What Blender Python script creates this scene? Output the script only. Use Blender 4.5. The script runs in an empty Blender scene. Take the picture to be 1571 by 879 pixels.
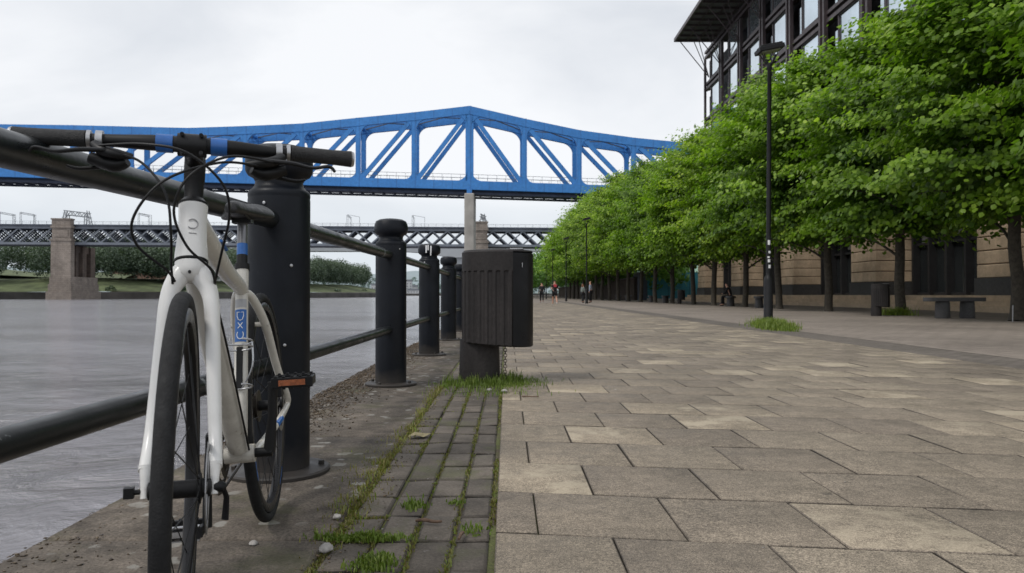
import bpy, bmesh, math, random
import numpy as np
from mathutils import Vector, Matrix, noise as mnoise
random.seed(7); RNG = np.random.default_rng(11)
R = math.radians; PI = math.pi
sc = bpy.context.scene; COL = sc.collection
V = Vector

# ------------------------------------------------------------------ helpers
def tag(o, label=None, cat=None, group=None, kind=None):
    if label: o['label'] = label
    if cat: o['category'] = cat
    if group: o['group'] = group
    if kind: o['kind'] = kind
    return o
def empty(name, loc=(0,0,0), rz=0, label=None, cat=None, group=None):
    o = bpy.data.objects.new(name, None); COL.objects.link(o)
    o.location = loc; o.rotation_euler = (0,0,rz); o.empty_display_size = .2
    return tag(o, label, cat, group)
def copy_tree(o, parent=None):
    c = o.copy(); COL.objects.link(c); c.parent = parent
    for ch in list(o.children): copy_tree(ch, c)
    return c
def crom(pts, n=8, closed=False):
    P = [V(p) for p in pts]; out = []
    m = len(P)
    for i in range(m if closed else m-1):
        if closed: a,b,c,d = P[(i-1)%m],P[i],P[(i+1)%m],P[(i+2)%m]
        else: a,b,c,d = P[max(i-1,0)],P[i],P[i+1],P[min(i+2,m-1)]
        for k in range(n):
            t=k/n
            out.append(.5*((2*b)+(c-a)*t+(2*a-5*b+4*c-d)*t*t+(3*b-a-3*c+d)*t**3))
    if not closed: out.append(P[-1])
    return out
class MB:
    def __init__(s, xf=None): s.v=[]; s.f=[]; s.xf=xf
    def add(s, vs, fs):
        b=len(s.v)
        s.v += [tuple(s.xf(V(p))) if s.xf else tuple(p) for p in vs]
        s.f += [tuple(b+i for i in f) for f in fs]; return s
    def box(s, c, sz, rz=0, rot=None):
        x,y,z = sz[0]/2,sz[1]/2,sz[2]/2
        M = rot if rot else Matrix.Rotation(rz,3,'Z')
        vs=[V(c)+M@V((i*x,j*y,k*z)) for k in(-1,1) for j in(-1,1) for i in(-1,1)]
        return s.add(vs,[(0,2,3,1),(4,5,7,6),(0,1,5,4),(2,6,7,3),(0,4,6,2),(1,3,7,5)])
    def bar(s, p, q, wn, wi, n):           # beam from p to q, wn wide along n, wi the other way
        p,q,n=V(p),V(q),V(n).normalized(); t=(q-p).normalized(); u=n.cross(t).normalized(); n=t.cross(u)
        vs=[a+n*(i*wn/2)+u*(j*wi/2) for a in(p,q) for j in(-1,1) for i in(-1,1)]
        return s.add(vs,[(0,2,3,1),(4,5,7,6),(0,1,5,4),(2,6,7,3),(0,4,6,2),(1,3,7,5)])
    def tube(s, pts, r, seg=10, cap=True, flat=1.0, closed=False, up=None):
        P=[V(p) for p in pts]; m=len(P)
        rr=r if isinstance(r,(list,tuple)) else [r]*m
        if len(rr)!=m: rr=list(np.interp(np.linspace(0,1,m),np.linspace(0,1,len(rr)),rr))
        T=[((P[(i+1)%m] if closed else P[min(i+1,m-1)])-(P[(i-1)%m] if closed else P[max(i-1,0)])).normalized() for i in range(m)]
        u=V(up) if up else (V((0,0,1)) if abs(T[0].z)<.9 else V((1,0,0)))
        vs=[]
        for i in range(m):
            u=(u-T[i]*u.dot(T[i])).normalized(); w=T[i].cross(u)
            for k in range(seg):
                a=2*PI*k/seg
                vs.append(P[i]+(u*math.cos(a)*flat+w*math.sin(a))*rr[i])
        fs=[(i*seg+k,i*seg+(k+1)%seg,((i+1)%m)*seg+(k+1)%seg,((i+1)%m)*seg+k) for i in range(m if closed else m-1) for k in range(seg)]
        if cap and not closed: fs += [tuple(range(seg-1,-1,-1)),tuple((m-1)*seg+k for k in range(seg))]
        return s.add(vs,fs)
    def lathe(s, prof, c=(0,0,0), seg=32, axis='Z', closed=False):
        c=V(c); vs=[]; m=len(prof)
        for r,h in prof:
            for k in range(seg):
                a=2*PI*k/seg
                p = V((r*math.cos(a),r*math.sin(a),h)) if axis=='Z' else (V((r*math.sin(a),h,r*math.cos(a))) if axis=='Y' else V((h,r*math.cos(a),r*math.sin(a))))
                vs.append(c+p)
        fs=[(i*seg+k,i*seg+(k+1)%seg,((i+1)%m)*seg+(k+1)%seg,((i+1)%m)*seg+k) for i in range(m if closed else m-1) for k in range(seg)]
        if not closed: fs += [tuple(range(seg-1,-1,-1)),tuple((m-1)*seg+k for k in range(seg))]
        return s.add(vs,fs)
    def prism(s, poly, off):               # planar polygon extruded by vector off
        n=len(poly); off=V(off)
        vs=[V(p) for p in poly]+[V(p)+off for p in poly]
        return s.add(vs,[tuple(range(n-1,-1,-1)),tuple(range(n,2*n))]+[(i,(i+1)%n,n+(i+1)%n,n+i) for i in range(n)])
    def build(s, name, m, parent=None, smooth=0, bevel=0, loc=None):
        me=bpy.data.meshes.new(name); me.from_pydata(s.v,[],s.f); me.update()
        bm=bmesh.new(); bm.from_mesh(me); bmesh.ops.recalc_face_normals(bm,faces=bm.faces); bm.to_mesh(me); bm.free()
        if smooth:
            me.polygons.foreach_set('use_smooth',[True]*len(me.polygons)); me.set_sharp_from_angle(angle=R(smooth))
        o=bpy.data.objects.new(name,me); COL.objects.link(o); o.parent=parent
        if m: me.materials.append(m)
        if loc is not None: o.location=loc
        if bevel:
            b=o.modifiers.new('b','BEVEL'); b.width=bevel; b.segments=2; b.limit_method='ANGLE'
        return o
def npmesh(name, verts, faces, mat, parent=None, attr=None, smooth=False, mats=None, midx=None):
    """verts (n,3), faces (m,k) arrays; attr: per-face float 'tint'"""
    me=bpy.data.meshes.new(name); n,k=faces.shape
    me.vertices.add(len(verts)); me.vertices.foreach_set('co',verts.astype(np.float32).ravel())
    me.loops.add(n*k); me.loops.foreach_set('vertex_index',faces.astype(np.int32).ravel())
    me.polygons.add(n); me.polygons.foreach_set('loop_start',np.arange(0,n*k,k,dtype=np.int32))
    me.update(calc_edges=True)
    if attr is not None:
        a=me.attributes.new('tint','FLOAT','FACE'); a.data.foreach_set('value',attr.astype(np.float32))
    if smooth: me.polygons.foreach_set('use_smooth',[True]*n)
    me.materials.append(mat)
    if mats:
        for m2 in mats: me.materials.append(m2)
        me.polygons.foreach_set('material_index',midx.astype(np.int32))
    o=bpy.data.objects.new(name,me); COL.objects.link(o); o.parent=parent
    return o

# ------------------------------------------------------------------ materials
class NT:
    def __init__(s,name):
        s.m=bpy.data.materials.new(name); s.m.use_nodes=True; s.t=s.m.node_tree; s.n=s.t.nodes; s.l=s.t.links
        s.b=s.n['Principled BSDF']; s._tc=None
    def N(s,ty,**kw):
        n=s.n.new('ShaderNode'+ty)
        for k,v in kw.items():
            if k.startswith('i_'): s.set(n,k[2:],v)
            else: setattr(n,k,v)
        return n
    def set(s,n,key,v):
        key={'x0':0,'x1':1,'x2':2}.get(key,key)
        if isinstance(key,str) and key not in n.inputs: key=key.replace('_',' ')
        s.put(n.inputs[key],v)
    def put(s,inp,v):
        if isinstance(v,bpy.types.NodeSocket): s.l.new(v,inp)
        elif isinstance(v,(tuple,list)) and inp.type=='RGBA': inp.default_value=(*v[:3],1)
        else: inp.default_value=v
    def co(s,kind='Object'):
        if not s._tc: s._tc=s.n.new('ShaderNodeTexCoord')
        return s._tc.outputs[kind]
    def mapp(s,scale=(1,1,1),kind='Object',rot=(0,0,0),loc=(0,0,0)):
        return s.N('Mapping',i_Vector=s.co(kind),i_Scale=scale,i_Rotation=rot,i_Location=loc).outputs[0]
    def noise(s,scale,detail=4,rough=.55,vec=None,dist=0,out='Fac'):
        n=s.N('TexNoise',i_Vector=vec if vec is not None else s.co(),i_Scale=scale,i_Detail=detail,i_Roughness=rough,i_Distortion=dist)
        return n.outputs[out]
    def ramp(s,f,stops,interp='LINEAR'):
        n=s.N('ValToRGB',i_Fac=f); e=n.color_ramp.elements; n.color_ramp.interpolation=interp
        while len(e)<len(stops): e.new(.5)
        for el,(p,c) in zip(e,stops):
            el.position=p; el.color=(*(c if isinstance(c,(tuple,list)) else (c,c,c)),1)
        return n.outputs[0]
    def mix(s,f,a,b,mode='MIX'):
        n=s.N('Mix',data_type='RGBA',blend_type=mode); s.put(n.inputs[0],f); s.put(n.inputs[6],a); s.put(n.inputs[7],b); return n.outputs[2]
    def math(s,op,a,b=0.0,clamp=False):
        n=s.N('Math',operation=op,use_clamp=clamp); s.put(n.inputs[0],a); s.put(n.inputs[1],b); return n.outputs[0]
    def bump(s,h,strength=.3,dist=.01,normal=None):
        n=s.N('Bump',i_Strength=strength,i_Distance=dist,i_Height=h)
        if normal is not None: s.put(n.inputs['Normal'],normal)
        return n.outputs[0]
    def out(s,color=None,rough=None,metal=None,normal=None,spec=None,**kw):
        if color is not None: s.put(s.b.inputs['Base Color'],color)
        if rough is not None: s.put(s.b.inputs['Roughness'],rough)
        if metal is not None: s.put(s.b.inputs['Metallic'],metal)
        if normal is not None: s.put(s.b.inputs['Normal'],normal)
        if spec is not None: s.put(s.b.inputs['Specular IOR Level'],spec)
        return s.m
def simple(name,c,rough=.5,metal=0,var=.15,scale=6,bump=0,spec=None,bscale=60,detail=4):
    t=NT(name); n=t.noise(scale,detail,.6)
    lo=tuple(x*(1-var) for x in c); hi=tuple(min(1,x*(1+var)) for x in c)
    col=t.ramp(n,[(.3,lo),(.7,hi)])
    nm=t.bump(t.noise(bscale,3),bump,.01) if bump else None
    rg=t.ramp(t.noise(scale*2.3,3),[(.3,max(0,rough-.07)),(.7,min(1,rough+.1))])
    return t.out(col,rg,metal,nm,spec)

def m_slab():
    t=NT('paving_slab_concrete'); at=t.N('Attribute',attribute_name='tint').outputs['Fac']
    big=t.noise(.55,5,.6); mid=t.noise(5,5,.62); fine=t.noise(90,3,.7); sp=t.noise(260,2,.6)
    base=t.ramp(at,[(0,(.200,.165,.128)),(.45,(.240,.199,.151)),(.8,(.262,.218,.164)),(1,(.335,.275,.200))])
    st=t.ramp(big,[(.3,.80),(.7,1.15)]); st2=t.ramp(mid,[(.28,.84),(.72,1.14)]); st3=t.ramp(fine,[(.3,.60),(.7,1.36)]); st4=t.ramp(sp,[(.36,.5),(.5,1.0),(.66,1.45)])
    c=t.mix(1,base,st,'MULTIPLY'); c=t.mix(1,c,t.ramp(t.noise(17,5,.72),[(.36,.80),(.5,1.0),(.64,1.17)]),'MULTIPLY'); c=t.mix(1,c,t.ramp(t.noise(1.6,4,.6,dist=.5),[(.35,.86),(.65,1.12)]),'MULTIPLY'); c=t.mix(1,c,st2,'MULTIPLY'); c=t.mix(1,c,st3,'MULTIPLY'); c=t.mix(1,c,st4,'MULTIPLY')
    # pale worn sandy patches on the lighter slabs
    pm=t.math('MULTIPLY',t.ramp(t.noise(2.2,5,.7,dist=.4),[(.50,0),(.58,1)]),t.ramp(at,[(.80,0),(.88,1)]))
    c=t.mix(t.math('MULTIPLY',pm,.75),c,t.mix(fine,(.36,.30,.22),(.50,.43,.32)))
    dk=t.N('MapRange',i_Value=at); dk.inputs['From Min'].default_value=-.95; dk.inputs['From Max'].default_value=-.02; dk.inputs['To Min'].default_value=.28
    c=t.mix(1,c,dk.outputs[0],'MULTIPLY')
    # dark gum and drip stains
    vo=t.N('TexVoronoi',i_Vector=t.co(),i_Scale=2.4,feature='F1').outputs['Distance']
    gm=t.math('MULTIPLY',t.ramp(vo,[(.035,1),(.05,0)]),.45); c=t.mix(gm,c,(.05,.045,.042))
    vo2=t.N('TexVoronoi',i_Vector=t.co(),i_Scale=1.7,feature='F1').outputs['Distance']
    c=t.mix(t.math('MULTIPLY',t.ramp(vo2,[(.014,1),(.022,0)]),.8),c,(.5,.48,.45))
    h=t.math('ADD',t.math('MULTIPLY',fine,.6),t.math('MULTIPLY',sp,.4))
    return t.out(c,t.ramp(mid,[(.3,.62),(.7,.86)]),0,t.bump(h,.55,.004),.4)
def m_joint():
    t=NT('joint_dirt_moss'); a=t.noise(3.5,5,.65); f=t.noise(80,3)
    c=t.mix(t.ramp(a,[(.40,0),(.56,1)]),t.mix(f,(.05,.038,.026),(.13,.10,.07)),t.mix(f,(.06,.075,.02),(.16,.17,.055)))
    return t.out(c,.95,0,t.bump(f,.8,.01))
def m_sett():
    t=NT('grey_paviour_block'); at=t.N('Attribute',attribute_name='tint').outputs['Fac']
    mid=t.noise(7,5,.62); fine=t.noise(120,3,.7)
    base=t.ramp(at,[(0,(.098,.084,.070)),(.6,(.128,.110,.092)),(1,(.16,.136,.112))])
    c=t.mix(1,base,t.ramp(mid,[(.28,.7),(.72,1.3)]),'MULTIPLY'); c=t.mix(1,c,t.ramp(fine,[(.25,.65),(.75,1.35)]),'MULTIPLY')
    wp=t.ramp(t.noise(16,4,.7),[(.66,0),(.72,1)]); c=t.mix(t.math('MULTIPLY',wp,.5),c,(.26,.25,.24))
    dk=t.N('MapRange',i_Value=at); dk.inputs['From Min'].default_value=-.95; dk.inputs['From Max'].default_value=-.02; dk.inputs['To Min'].default_value=.30
    c=t.mix(1,c,dk.outputs[0],'MULTIPLY')
    mo=t.ramp(t.noise(2.3,5,.7),[(.53,0),(.66,1)]); c=t.mix(t.math('MULTIPLY',mo,.5),c,(.10,.11,.045))
    return t.out(c,.85,0,t.bump(fine,.6,.004),.3)
def m_coping():
    t=NT('weathered_quay_coping_stone'); big=t.noise(1.3,5,.6); mid=t.noise(9,6,.65); fine=t.noise(110,3,.7)
    c=t.mix(t.ramp(big,[(.35,0),(.65,1)]),(.075,.064,.054),(.155,.13,.106))
    c=t.mix(1,c,t.ramp(mid,[(.28,.5),(.72,1.45)]),'MULTIPLY'); c=t.mix(1,c,t.ramp(fine,[(.3,.55),(.7,1.45)]),'MULTIPLY')
    vo=t.N('TexVoronoi',i_Vector=t.N('VectorMath',operation='ADD').outputs[0],i_Scale=9.5,feature='F1')
    va=t.n[-2] if False else vo.inputs['Vector'].links[0].from_node
    t.put(va.inputs[0],t.co()); 
    dn=t.N('TexNoise',i_Vector=t.co(),i_Scale=14.0,i_Detail=4.0); sm=t.N('VectorMath',operation='SCALE'); t.put(sm.inputs[0],dn.outputs['Color']); sm.inputs['Scale'].default_value=.09; t.put(va.inputs[1],sm.outputs[0])
    lic=t.math('MULTIPLY',t.ramp(vo.outputs['Distance'],[(.20,1),(.27,0)]),t.ramp(t.noise(1.9,3),[(.42,0),(.50,1)]))
    c=t.mix(t.math('MULTIPLY',lic,.60),c,(.34,.33,.30))
    mo=t.ramp(t.noise(2.6,5,.7,vec=t.mapp((1,1,1),loc=(5,2,0))),[(.54,0),(.68,1)]); c=t.mix(t.math('MULTIPLY',mo,.55),c,(.085,.085,.04))
    return t.out(c,.9,0,t.bump(t.math('ADD',mid,t.math('MULTIPLY',fine,.5)),.6,.012),.3)
def m_water():
    t=NT('river_water')
    v1=t.mapp((1,1.0,1)); wv=t.mapp((.95,1.1,1),rot=(0,0,R(-25)))
    n1=t.noise(3.4,5,.66,vec=wv,dist=.7); n2=t.noise(13,5,.75,vec=wv,dist=.5); n3=t.noise(.35,3,.5,vec=wv)
    h=t.noise(.9,9,.63,vec=wv,dist=.5)
    patch=t.ramp(t.noise(.06,4,.6,vec=t.mapp((.35,1.6,1))),[(.42,.45),(.58,1.0)])
    bn=t.N('Bump',i_Strength=patch,i_Distance=1.0,i_Height=h).outputs[0]
    c=t.mix(t.noise(.15,4),(.245,.235,.26),(.31,.298,.322))
    return t.out(c,.10,0,bn,1.0)
def m_paint_dark(name,c,rough=.38,chip=.74,chipc=(.42,.42,.44),spec=.22):
    t=NT(name); n=t.noise(3,5,.6); f=t.noise(55,4,.6)
    col=t.mix(t.ramp(n,[(.35,0),(.7,1)]),tuple(x*.75 for x in c),tuple(x*1.5 for x in c))
    ch=t.ramp(t.noise(6,5,.62,dist=.3),[(chip,0),(chip+.02,1)]); col=t.mix(t.math('MULTIPLY',ch,.7),col,chipc)
    du=t.ramp(t.noise(2.1,5,.7),[(.55,0),(.85,1)]); col=t.mix(t.math('MULTIPLY',du,.15),col,(.08,.075,.07))
    z=t.N('SeparateXYZ',i_Vector=t.co()).outputs[2]; gz=t.ramp(t.math('ADD',z,t.math('MULTIPLY',t.noise(9,4),.14)),[(.07,1),(.20,0)]); col=t.mix(t.math('MULTIPLY',gz,.45),col,(.10,.085,.07))
    return t.out(col,t.ramp(t.noise(7,4),[(.3,rough-.08),(.7,rough+.16)]),0,t.bump(f,.12,.004),spec)
def m_leaf(name,c1,c2,c3,tr=.42):
    t=NT(name); at=t.N('Attribute',attribute_name='tint').outputs['Fac']
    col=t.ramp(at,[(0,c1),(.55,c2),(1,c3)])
    col=t.mix(1,col,t.ramp(t.noise(.9,3),[(.3,.78),(.7,1.2)]),'MULTIPLY')
    oi=t.N('ObjectInfo').outputs['Random']; col=t.mix(1,col,t.ramp(oi,[(0,(.84,.88,.9)),(.5,(1,1,1)),(1,(1.14,1.06,.95))]),'MULTIPLY')
    t.put(t.b.inputs['Base Color'],col); t.b.inputs['Roughness'].default_value=.42; t.b.inputs['Specular IOR Level'].default_value=.3
    tl=t.N('BsdfTranslucent'); t.put(tl.inputs[0],t.mix(1,col,(1.25,1.5,.5),'MULTIPLY'))
    mx=t.N('MixShader'); mx.inputs[0].default_value=tr
    t.l.new(t.b.outputs[0],mx.inputs[1]); t.l.new(tl.outputs[0],mx.inputs[2]); t.l.new(mx.outputs[0],t.n['Material Output'].inputs[0])
    return t.m
def m_stone(name,c1,c2,sx=1.1,sz=.42,mortar=.012,dark=(.06,.045,.03),axis='Y',soot=.0,sc=1.):
    t=NT(name); s=t.N('SeparateXYZ',i_Vector=t.co()); a=t.math('ADD',s.outputs[0],s.outputs[1])
    cb=t.N('CombineXYZ'); t.put(cb.inputs[0],a); t.put(cb.inputs[1],s.outputs[2])
    br=t.N('TexBrick',i_Vector=cb.outputs[0],i_Color1=c1,i_Color2=c2,i_Mortar=dark,i_Scale=1.0,i_Mortar_Size=mortar,i_Brick_Width=sx,i_Row_Height=sz)
    br.inputs['Mortar Smooth'].default_value=.2
    c=t.mix(1,br.outputs[0],t.ramp(t.noise(1.2*sc,6,.65),[(.28,.7),(.72,1.2)]),'MULTIPLY')
    c=t.mix(1,c,t.ramp(t.noise(18*sc,4,.65),[(.25,.82),(.75,1.15)]),'MULTIPLY')
    if soot:
        c=t.mix(t.math('MULTIPLY',t.ramp(t.noise(.6*sc,5,.7,vec=t.mapp((1,1,.25))),[(.42,0),(.62,1)]),soot),c,(.05,.042,.04))
    return t.out(c,.85,0,t.bump(t.math('SUBTRACT',t.noise(30*sc,4),t.math('MULTIPLY',br.outputs['Fac'],2.)),.5,.02),.25)

M={}
M['slab']=m_slab(); M['joint']=m_joint(); M['sett']=m_sett(); M['coping']=m_coping(); M['water']=m_water()
M['bollard']=m_paint_dark('black_navy_iron_paint',(.005,.0065,.010),.42,.70)
M['rail']=m_paint_dark('worn_black_rail_paint',(.008,.010,.011),.32,.665,(.30,.32,.32),.5)
M['black']=simple('matt_black_metal',(.009,.009,.010),.45,var=.3,spec=.28)
M['rubber']=simple('tyre_rubber',(.017,.017,.018),.72,var=.25,scale=40,bump=.25,bscale=300,spec=.25)
M['rubber_grip']=simple('handlebar_grip_rubber',(.014,.014,.015),.62,var=.3,scale=60,bump=.5,bscale=420)
M['rim']=simple('black_rim_alloy',(.02,.02,.022),.3,.3)
M['white_paint']=simple('white_frame_paint',(.78,.77,.75),.22,var=.02,scale=3,spec=.6)
M['cream_paint']=simple('dusty_white_frame_paint',(.58,.555,.50),.34,var=.09,scale=5,spec=.5)
M['alloy']=simple('brushed_alloy',(.45,.45,.46),.34,.85,var=.15,scale=20)
M['steel']=simple('spoke_steel',(.35,.35,.36),.35,.9)
def m_frame(name,c,dirt):
    t=NT(name); col=t.mix(1,c,t.ramp(t.noise(6,4),[(.3,.94),(.7,1.04)]),'MULTIPLY')
    sp=t.ramp(t.noise(70,4,.7,vec=t.mapp((1,1,.5))),[(.60,0),(.70,1)]); z=t.N('SeparateXYZ',i_Vector=t.co()).outputs[2]
    lo=t.N('MapRange',i_Value=z); lo.inputs['From Min'].default_value=.75; lo.inputs['From Max'].default_value=.30
    f=t.math('MULTIPLY',t.math('ADD',t.math('MULTIPLY',sp,.6),t.math('MULTIPLY',t.ramp(t.noise(9,5,.65),[(.45,0),(.7,1)]),.5)),t.math('MULTIPLY',lo.outputs[0],dirt),True)
    return t.out(t.mix(f,col,(.13,.10,.07)),t.ramp(sp,[(0,.22),(1,.55)]),0,None,.55)
M['white_paint']=m_frame('white_frame_paint',(.78,.77,.75),.35); M['cream_paint']=m_frame('dusty_white_frame_paint',(.62,.595,.54),1.0)
M['post']=simple('seat_post_grey',(.20,.20,.21),.35,.6)
M['blue_decal']=simple('blue_decal',(.02,.11,.36),.35,var=.12,scale=40)
M['white_decal']=simple('white_decal',(.75,.75,.75),.4,var=.05)
M['grey_decal']=simple('grey_decal',(.36,.36,.37),.4,var=.05)
M['orange']=simple('amber_reflector',(.36,.10,.03),.35,var=.4,scale=120,bump=.6,bscale=500)
M['saddle']=simple('black_saddle_vinyl',(.010,.010,.011),.45,var=.3,scale=30)
M['chain']=simple('oily_chain_steel',(.07,.06,.05),.4,.8,var=.4,scale=120)
M['binc']=None
def m_bin():
    t=NT('weathered_brown_black_bin_shell'); n=t.noise(3,5,.65,vec=t.mapp((1,1,.35))); f=t.noise(40,4,.65)
    c=t.mix(t.ramp(n,[(.3,0),(.7,1)]),(.017,.0155,.0155),(.040,.035,.034)); c=t.mix(1,c,t.ramp(f,[(.3,.75),(.7,1.25)]),'MULTIPLY')
    return t.out(c,.55,0,t.bump(f,.25,.004),.25)
M['binshell']=m_bin(); M['binblack']=m_paint_dark('bin_door_black',(.006,.006,.007),.34,.8)
M['blue']=None
def m_blue():
    t=NT('blue_bridge_paint'); n=t.noise(.12,5,.6); f=t.noise(1.5,4,.65)
    c=t.mix(t.ramp(n,[(.35,0),(.65,1)]),(.032,.19,.52),(.045,.23,.60)); c=t.mix(1,c,t.ramp(f,[(.25,.80),(.75,1.14)]),'MULTIPLY')
    c=t.mix(t.math('MULTIPLY',t.ramp(t.noise(.9,5,.7),[(.64,0),(.72,1)]),.45),c,(.16,.11,.09))
    xx=t.N('SeparateXYZ',i_Vector=t.co()).outputs[0]; fr=t.math('FRACT',t.math('MULTIPLY',xx,.2264)); c=t.mix(t.math('MULTIPLY',t.math('LESS_THAN',fr,.045),.45),c,(.02,.08,.25))
    s=t.ramp(t.noise(.5,5,.7,vec=t.mapp((1,1,.12))),[(.6,0),(.78,1)]); c=t.mix(t.math('MULTIPLY',s,.5),c,(.045,.085,.16))
    return t.out(c,.55,0)
M['blue']=m_blue()
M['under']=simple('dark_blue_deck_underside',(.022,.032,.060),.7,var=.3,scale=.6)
M['deck_dark']=simple('deck_dark_steel',(.035,.036,.04),.7,var=.3,scale=.7)
M['concrete']=simple('pale_concrete',(.33,.31,.285),.85,var=.22,scale=.35,detail=7,bump=.2,bscale=3)
M['far_concrete']=simple('hazy_far_concrete',(.36,.38,.40),.9,var=.08,scale=.05)  # concrete colour lightened and blued with painted distance haze
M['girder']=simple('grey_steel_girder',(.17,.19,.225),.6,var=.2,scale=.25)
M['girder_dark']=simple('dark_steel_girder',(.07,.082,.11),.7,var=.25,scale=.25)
M['mast']=simple('galvanised_mast',(.20,.215,.235),.6,var=.15,scale=.5)
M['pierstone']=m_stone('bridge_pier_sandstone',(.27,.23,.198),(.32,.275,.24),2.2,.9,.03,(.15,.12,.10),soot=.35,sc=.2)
M['pierdark']=m_stone('shaded_pier_column_stone',(.15,.115,.095),(.19,.145,.12),2.2,.9,.03,(.08,.065,.055),soot=.6,sc=.2)  # sooty stone, with the shade on the columns put into its colour
M['sandstone']=m_stone('building_sandstone',(.56,.43,.30),(.62,.48,.34),1.3,.62,.0,(.2,.14,.09),soot=.15)
M['groove']=simple('stone_groove_shadow',(.05,.035,.024),.95)  # near-black core colour stands in for shade inside the pier grooves
M['granite']=simple('dark_grey_granite',(.055,.055,.056),.6,var=.2,scale=8)
M['benchstone']=simple('bench_grey_granite',(.075,.073,.075),.7,var=.25,scale=30,bump=.2)
M['steelbrown']=simple('dark_brown_purple_steel',(.058,.045,.048),.45,var=.25,scale=2,spec=.4)
M['steeldark']=simple('dark_recess_steel',(.016,.016,.018),.6,var=.25,scale=2)
M['soffit']=simple('canopy_soffit_grey',(.13,.13,.135),.7,var=.2,scale=.6)
def m_glass(name,c,metal,rough=.04,var=.25,blind=None):
    t=NT(name); n=t.noise(.35,3); col=t.ramp(n,[(.35,tuple(x*(1-var) for x in c)),(.65,c)])
    return t.out(col,rough,metal,t.bump(t.noise(.5,2),.05,.05),.9)
M['glass']=m_glass('reflective_window_glass',(.70,.80,.87),.9)
M['darkglass']=m_glass('shaded_ground_floor_glass',(.03,.034,.036),.15,.08)  # dark tree reflections put into the ground floor pane colour
M['blind']=simple('pale_window_blind',(.20,.20,.19),.8,var=.1)
M['trunk']=simple('lime_tree_bark',(.052,.044,.034),.9,var=.4,scale=9,bump=.6,bscale=40)
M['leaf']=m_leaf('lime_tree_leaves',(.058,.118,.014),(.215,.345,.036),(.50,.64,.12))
M['leaf_far']=m_leaf('distant_tree_leaves',(.070,.100,.074),(.090,.126,.086),(.112,.152,.098),.15)  # muted leaf greens with some distance haze mixed into the colour
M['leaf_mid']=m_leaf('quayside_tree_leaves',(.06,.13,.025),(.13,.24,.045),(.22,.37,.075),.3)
M['leaf_haze']=m_leaf('hazy_hill_tree_leaves',(.20,.255,.255),(.225,.285,.28),(.25,.31,.295),.1)  # aerial haze painted into pale bluish leaf colours
M['grass']=m_leaf('grass_blades',(.09,.12,.025),(.15,.22,.035),(.30,.34,.10),.3)
M['drygrass']=m_leaf('moss_and_dry_grass',(.16,.125,.055),(.21,.20,.06),(.16,.24,.04),.25)
M['litter']=m_leaf('brown_leaf_litter',(.045,.030,.018),(.10,.070,.042),(.21,.15,.095),.05)
M['bank']=simple('bank_grass',(.085,.105,.046),.95,var=.55,scale=.12,detail=7)
M['mud']=simple('river_embankment_mud',(.060,.056,.052),.95,var=.4,scale=.12,detail=7)
M['land']=simple('far_land',(.13,.14,.11),.95,var=.2,scale=.02)
M['haze']=simple('hazy_hillside',(.27,.325,.34),1,var=.10,scale=.012,detail=8)  # pale blue base colour carries the aerial haze over the hillside
M['hazewhite']=simple('hazy_building_wall',(.42,.43,.44),.9,var=.08,scale=.1)  # wall colour includes painted distance haze
M['brick']=simple('far_red_brick',(.19,.115,.09),.9,var=.2,scale=.3)
M['darkbrick']=m_stone('shaded_dark_brick',(.06,.045,.038),(.085,.062,.05),.45,.15,.02,(.05,.045,.04))  # brick colour darkened to hold the shade under the trees
M['slate']=simple('far_slate_roof',(.09,.10,.115),.8)
M['teal']=simple('teal_hoarding_panel',(.015,.13,.165),.6,var=.1,scale=1)
M['palegreen']=simple('pale_green_roof_sheet',(.23,.36,.27),.6,var=.1)
M['skin']=simple('skin',(.50,.27,.19),.5,var=.08)
M['hair_dark']=simple('dark_hair',(.03,.022,.018),.6)
M['hair_ginger']=simple('auburn_hair',(.20,.085,.04),.6)
M['hair_blond']=simple('fair_hair',(.28,.19,.10),.6)
M['cloth_black']=simple('black_cloth',(.010,.010,.012),.85,var=.3,scale=12)
M['cloth_grey']=simple('grey_green_cloth',(.16,.18,.165),.85,var=.15,scale=12)
M['cloth_blue']=simple('pale_blue_grey_cloth',(.27,.30,.37),.85,var=.15,scale=12)
M['red_print']=simple('red_shirt_print',(.55,.05,.07),.7)
M['shoe']=simple('shoe_pale',(.5,.48,.47),.6)
M['lens']=simple('lamp_lens',(.28,.29,.24),.2)

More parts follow.
